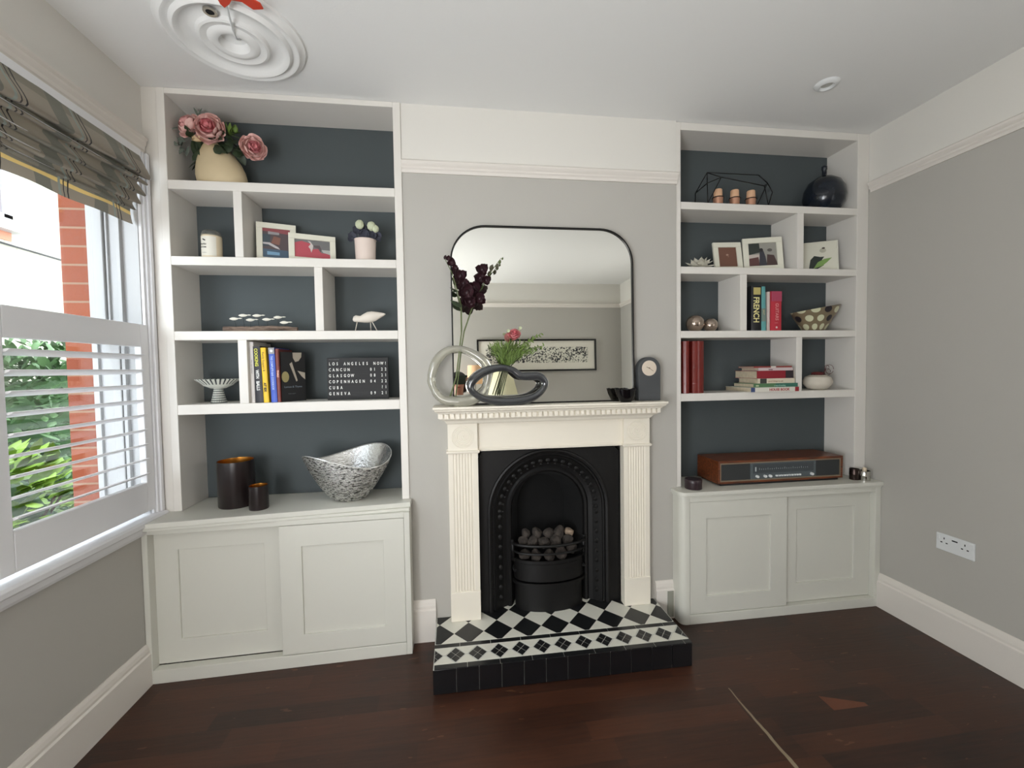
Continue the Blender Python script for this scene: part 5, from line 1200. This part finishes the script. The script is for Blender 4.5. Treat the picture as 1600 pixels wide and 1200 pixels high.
# the person taking the photograph, crouched behind the camera; only a sliver shows at the mirror's left edge
def skin_mesh(verts, edges, radii, levels=2):
    me = bpy.data.meshes.new('sk'); me.from_pydata(verts, edges, []); ob = bpy.data.objects.new('sk', me); COL.objects.link(ob)
    md = ob.modifiers.new('skin', 'SKIN'); md.use_smooth_shade = True; sm_ = ob.modifiers.new('sub', 'SUBSURF'); sm_.levels = levels; sm_.render_levels = levels
    for i, r in enumerate(radii):
        sv = me.skin_vertices[0].data[i]; rr = r if isinstance(r, tuple) else (r, r); sv.radius = rr; sv.use_root = (i == 0)
    dg = bpy.context.evaluated_depsgraph_get(); out = bpy.data.meshes.new_from_object(ob.evaluated_get(dg)); bpy.data.objects.remove(ob); bpy.data.meshes.remove(me); return out
pe = thing('person', 'person with dark hair crouching and holding up a green phone, reflected in the mirror', 'person', (1.20, -2.62, 0))
bx_ = 1.20
vv = [(bx_, -2.66, .60), (bx_, -2.64, .74), (bx_, -2.61, .90), (bx_, -2.59, 1.03), (bx_, -2.58, 1.10), (bx_, -2.57, 1.155), (bx_, -2.555, 1.21), (bx_, -2.55, 1.27), (bx_, -2.555, 1.335), (bx_, -2.565, 1.372)]
rr_ = [(.155, .12), (.135, .10), (.145, .10), (.155, .095), (.07, .07), (.050, .05), (.058, .066), (.074, .088), (.068, .082), (.03, .04)]
ee = [(i, i+1) for i in range(9)]
for s_ in (-1, 1):
    b0_ = len(vv)
    vv += [(bx_+s_*.17, -2.585, 1.055), (bx_+s_*.215, -2.54, .93), (bx_+s_*.20, -2.42, .955 if s_ > 0 else .96), (bx_+s_*.115, -2.245, 1.20), (bx_+s_*.095, -2.195, 1.255)]
    rr_ += [.052, .046, .038, .026, .024]; ee += [(3, b0_), (b0_, b0_+1), (b0_+1, b0_+2), (b0_+2, b0_+3), (b0_+3, b0_+4)]
    b0_ = len(vv)
    vv += [(bx_+s_*.10, -2.62, .56), (bx_+s_*.15, -2.36, .50), (bx_+s_*.155, -2.30, .46), (bx_+s_*.14, -2.50, .20), (bx_+s_*.14, -2.56, .08), (bx_+s_*.145, -2.42, .035)]
    rr_ += [.10, .072, .064, .052, .040, (.045, .030)]; ee += [(0, b0_), (b0_, b0_+1), (b0_+1, b0_+2), (b0_+2, b0_+3), (b0_+3, b0_+4), (b0_+4, b0_+5)]
bm_ = skin_mesh(vv, ee, rr_)
for m_ in (mat('pale_top', (168, 150, 148), .85), skinm, mat('dark_trousers', (38, 40, 48), .9)): bm_.materials.append(m_)
for v_ in bm_.vertices: v_.co -= Vector((1.20, -2.62, 0))
for f in bm_.polygons:
    c_ = f.center+Vector((1.20, -2.62, 0)); f.use_smooth = True
    f.material_index = 1 if (c_.z > 1.13 and abs(c_.x-bx_) < .09 and c_.y < -2.40) or (c_.y > -2.30 and c_.z > 1.1) else (2 if c_.z < .66 else 0)
bo = bpy.data.objects.new('body', bm_); COL.objects.link(bo); bo.parent = pe
g = G()
g.sphere((bx_, -2.572, 1.318), 1, 3, 0, (.088, .098, .082)); g.sphere((bx_, -2.615, 1.24), 1, 3, 0, (.082, .055, .10))
for s_ in (-1, 1): g.sphere((bx_+s_*.070, -2.57, 1.255), 1, 2, 0, (.022, .045, .085))
g.build('hair', mat('black_hair', (22, 18, 18), .5), pe)
for s_ in (-1, 1): G().sphere((bx_+s_*.028, -2.472, 1.288), .011, 2, 0).build('eye', flat('eye_white', (220, 214, 208)), pe)
g = G(); g.sphere((bx_, -2.460, 1.262), 1, 2, 0, (.013, .016, .022)); g.build('nose', skinm, pe)
G().sphere((bx_, -2.470, 1.232), 1, 2, 0, (.022, .008, .006)).build('mouth', flat('lip_red', (160, 84, 80)), pe)
Rz = Matrix.Rotation(yaw, 4, 'Z')
ph_ = thing('phone', 'dark green phone held up sideways, reflected at the left edge of the mirror', 'phone', (1.1638, -2.122, 1.339), (0, 0, yaw))
G().box(-.010, .124, -.016, -.008, -.078, .012).build('phone_body', mat('dark_green_glass', (44, 54, 48), .25), ph_, local=True, bevel=.003)
for (x, zz_) in ((0, 0), (.022, -.012), (.0, -.024)): G().lathe([(0, .0), (.0075, 0), (.0085, .001), (.0085, .004), (0, .004)], (x, -.0045, zz_), 18, M=MY).build('camera_lens', glossb, ph_, local=True)
# hands: palm and five separate fingers closing on the phone's short ends
for s_ in (-1, 1):
    hx = 1.1638+(-.014 if s_ < 0 else .128); wx = bx_+s_*.095
    base = Vector((hx+s_*.030, -2.178, 1.275)); vs_ = [(wx, -2.195, 1.255), tuple(base)]; es_ = [(0, 1)]; rs_ = [(.024, .018), (.030, .016)]
    for k in range(4):
        i0 = len(vs_); zk = 1.318-.017*k; ln = (.040, .046, .042, .034)[k]
        vs_ += [(hx+s_*.026, -2.165, zk), (hx+s_*.016, -2.150, zk+.002), (hx+s_*.006, -2.146+.0, zk+.003), (hx-s_*(ln-.012), -2.150, zk+.004)]
        es_ += [(1, i0), (i0, i0+1), (i0+1, i0+2), (i0+2, i0+3)]; rs_ += [.0090, .0085, .0078, .0066]
    i0 = len(vs_); vs_ += [(hx+s_*.022, -2.172, 1.262), (hx+s_*.004, -2.165, 1.254), (hx-s_*.016, -2.158, 1.252)]; es_ += [(1, i0), (i0, i0+1), (i0+1, i0+2)]; rs_ += [.011, .0095, .0085]
    hm = skin_mesh(vs_, es_, rs_, 1); hm.materials.append(skinm)
    for v_ in hm.vertices: v_.co -= Vector((1.20, -2.62, 0))
    for f in hm.polygons: f.use_smooth = True
    ho = bpy.data.objects.new('hand', hm); COL.objects.link(ho); ho.parent = pe
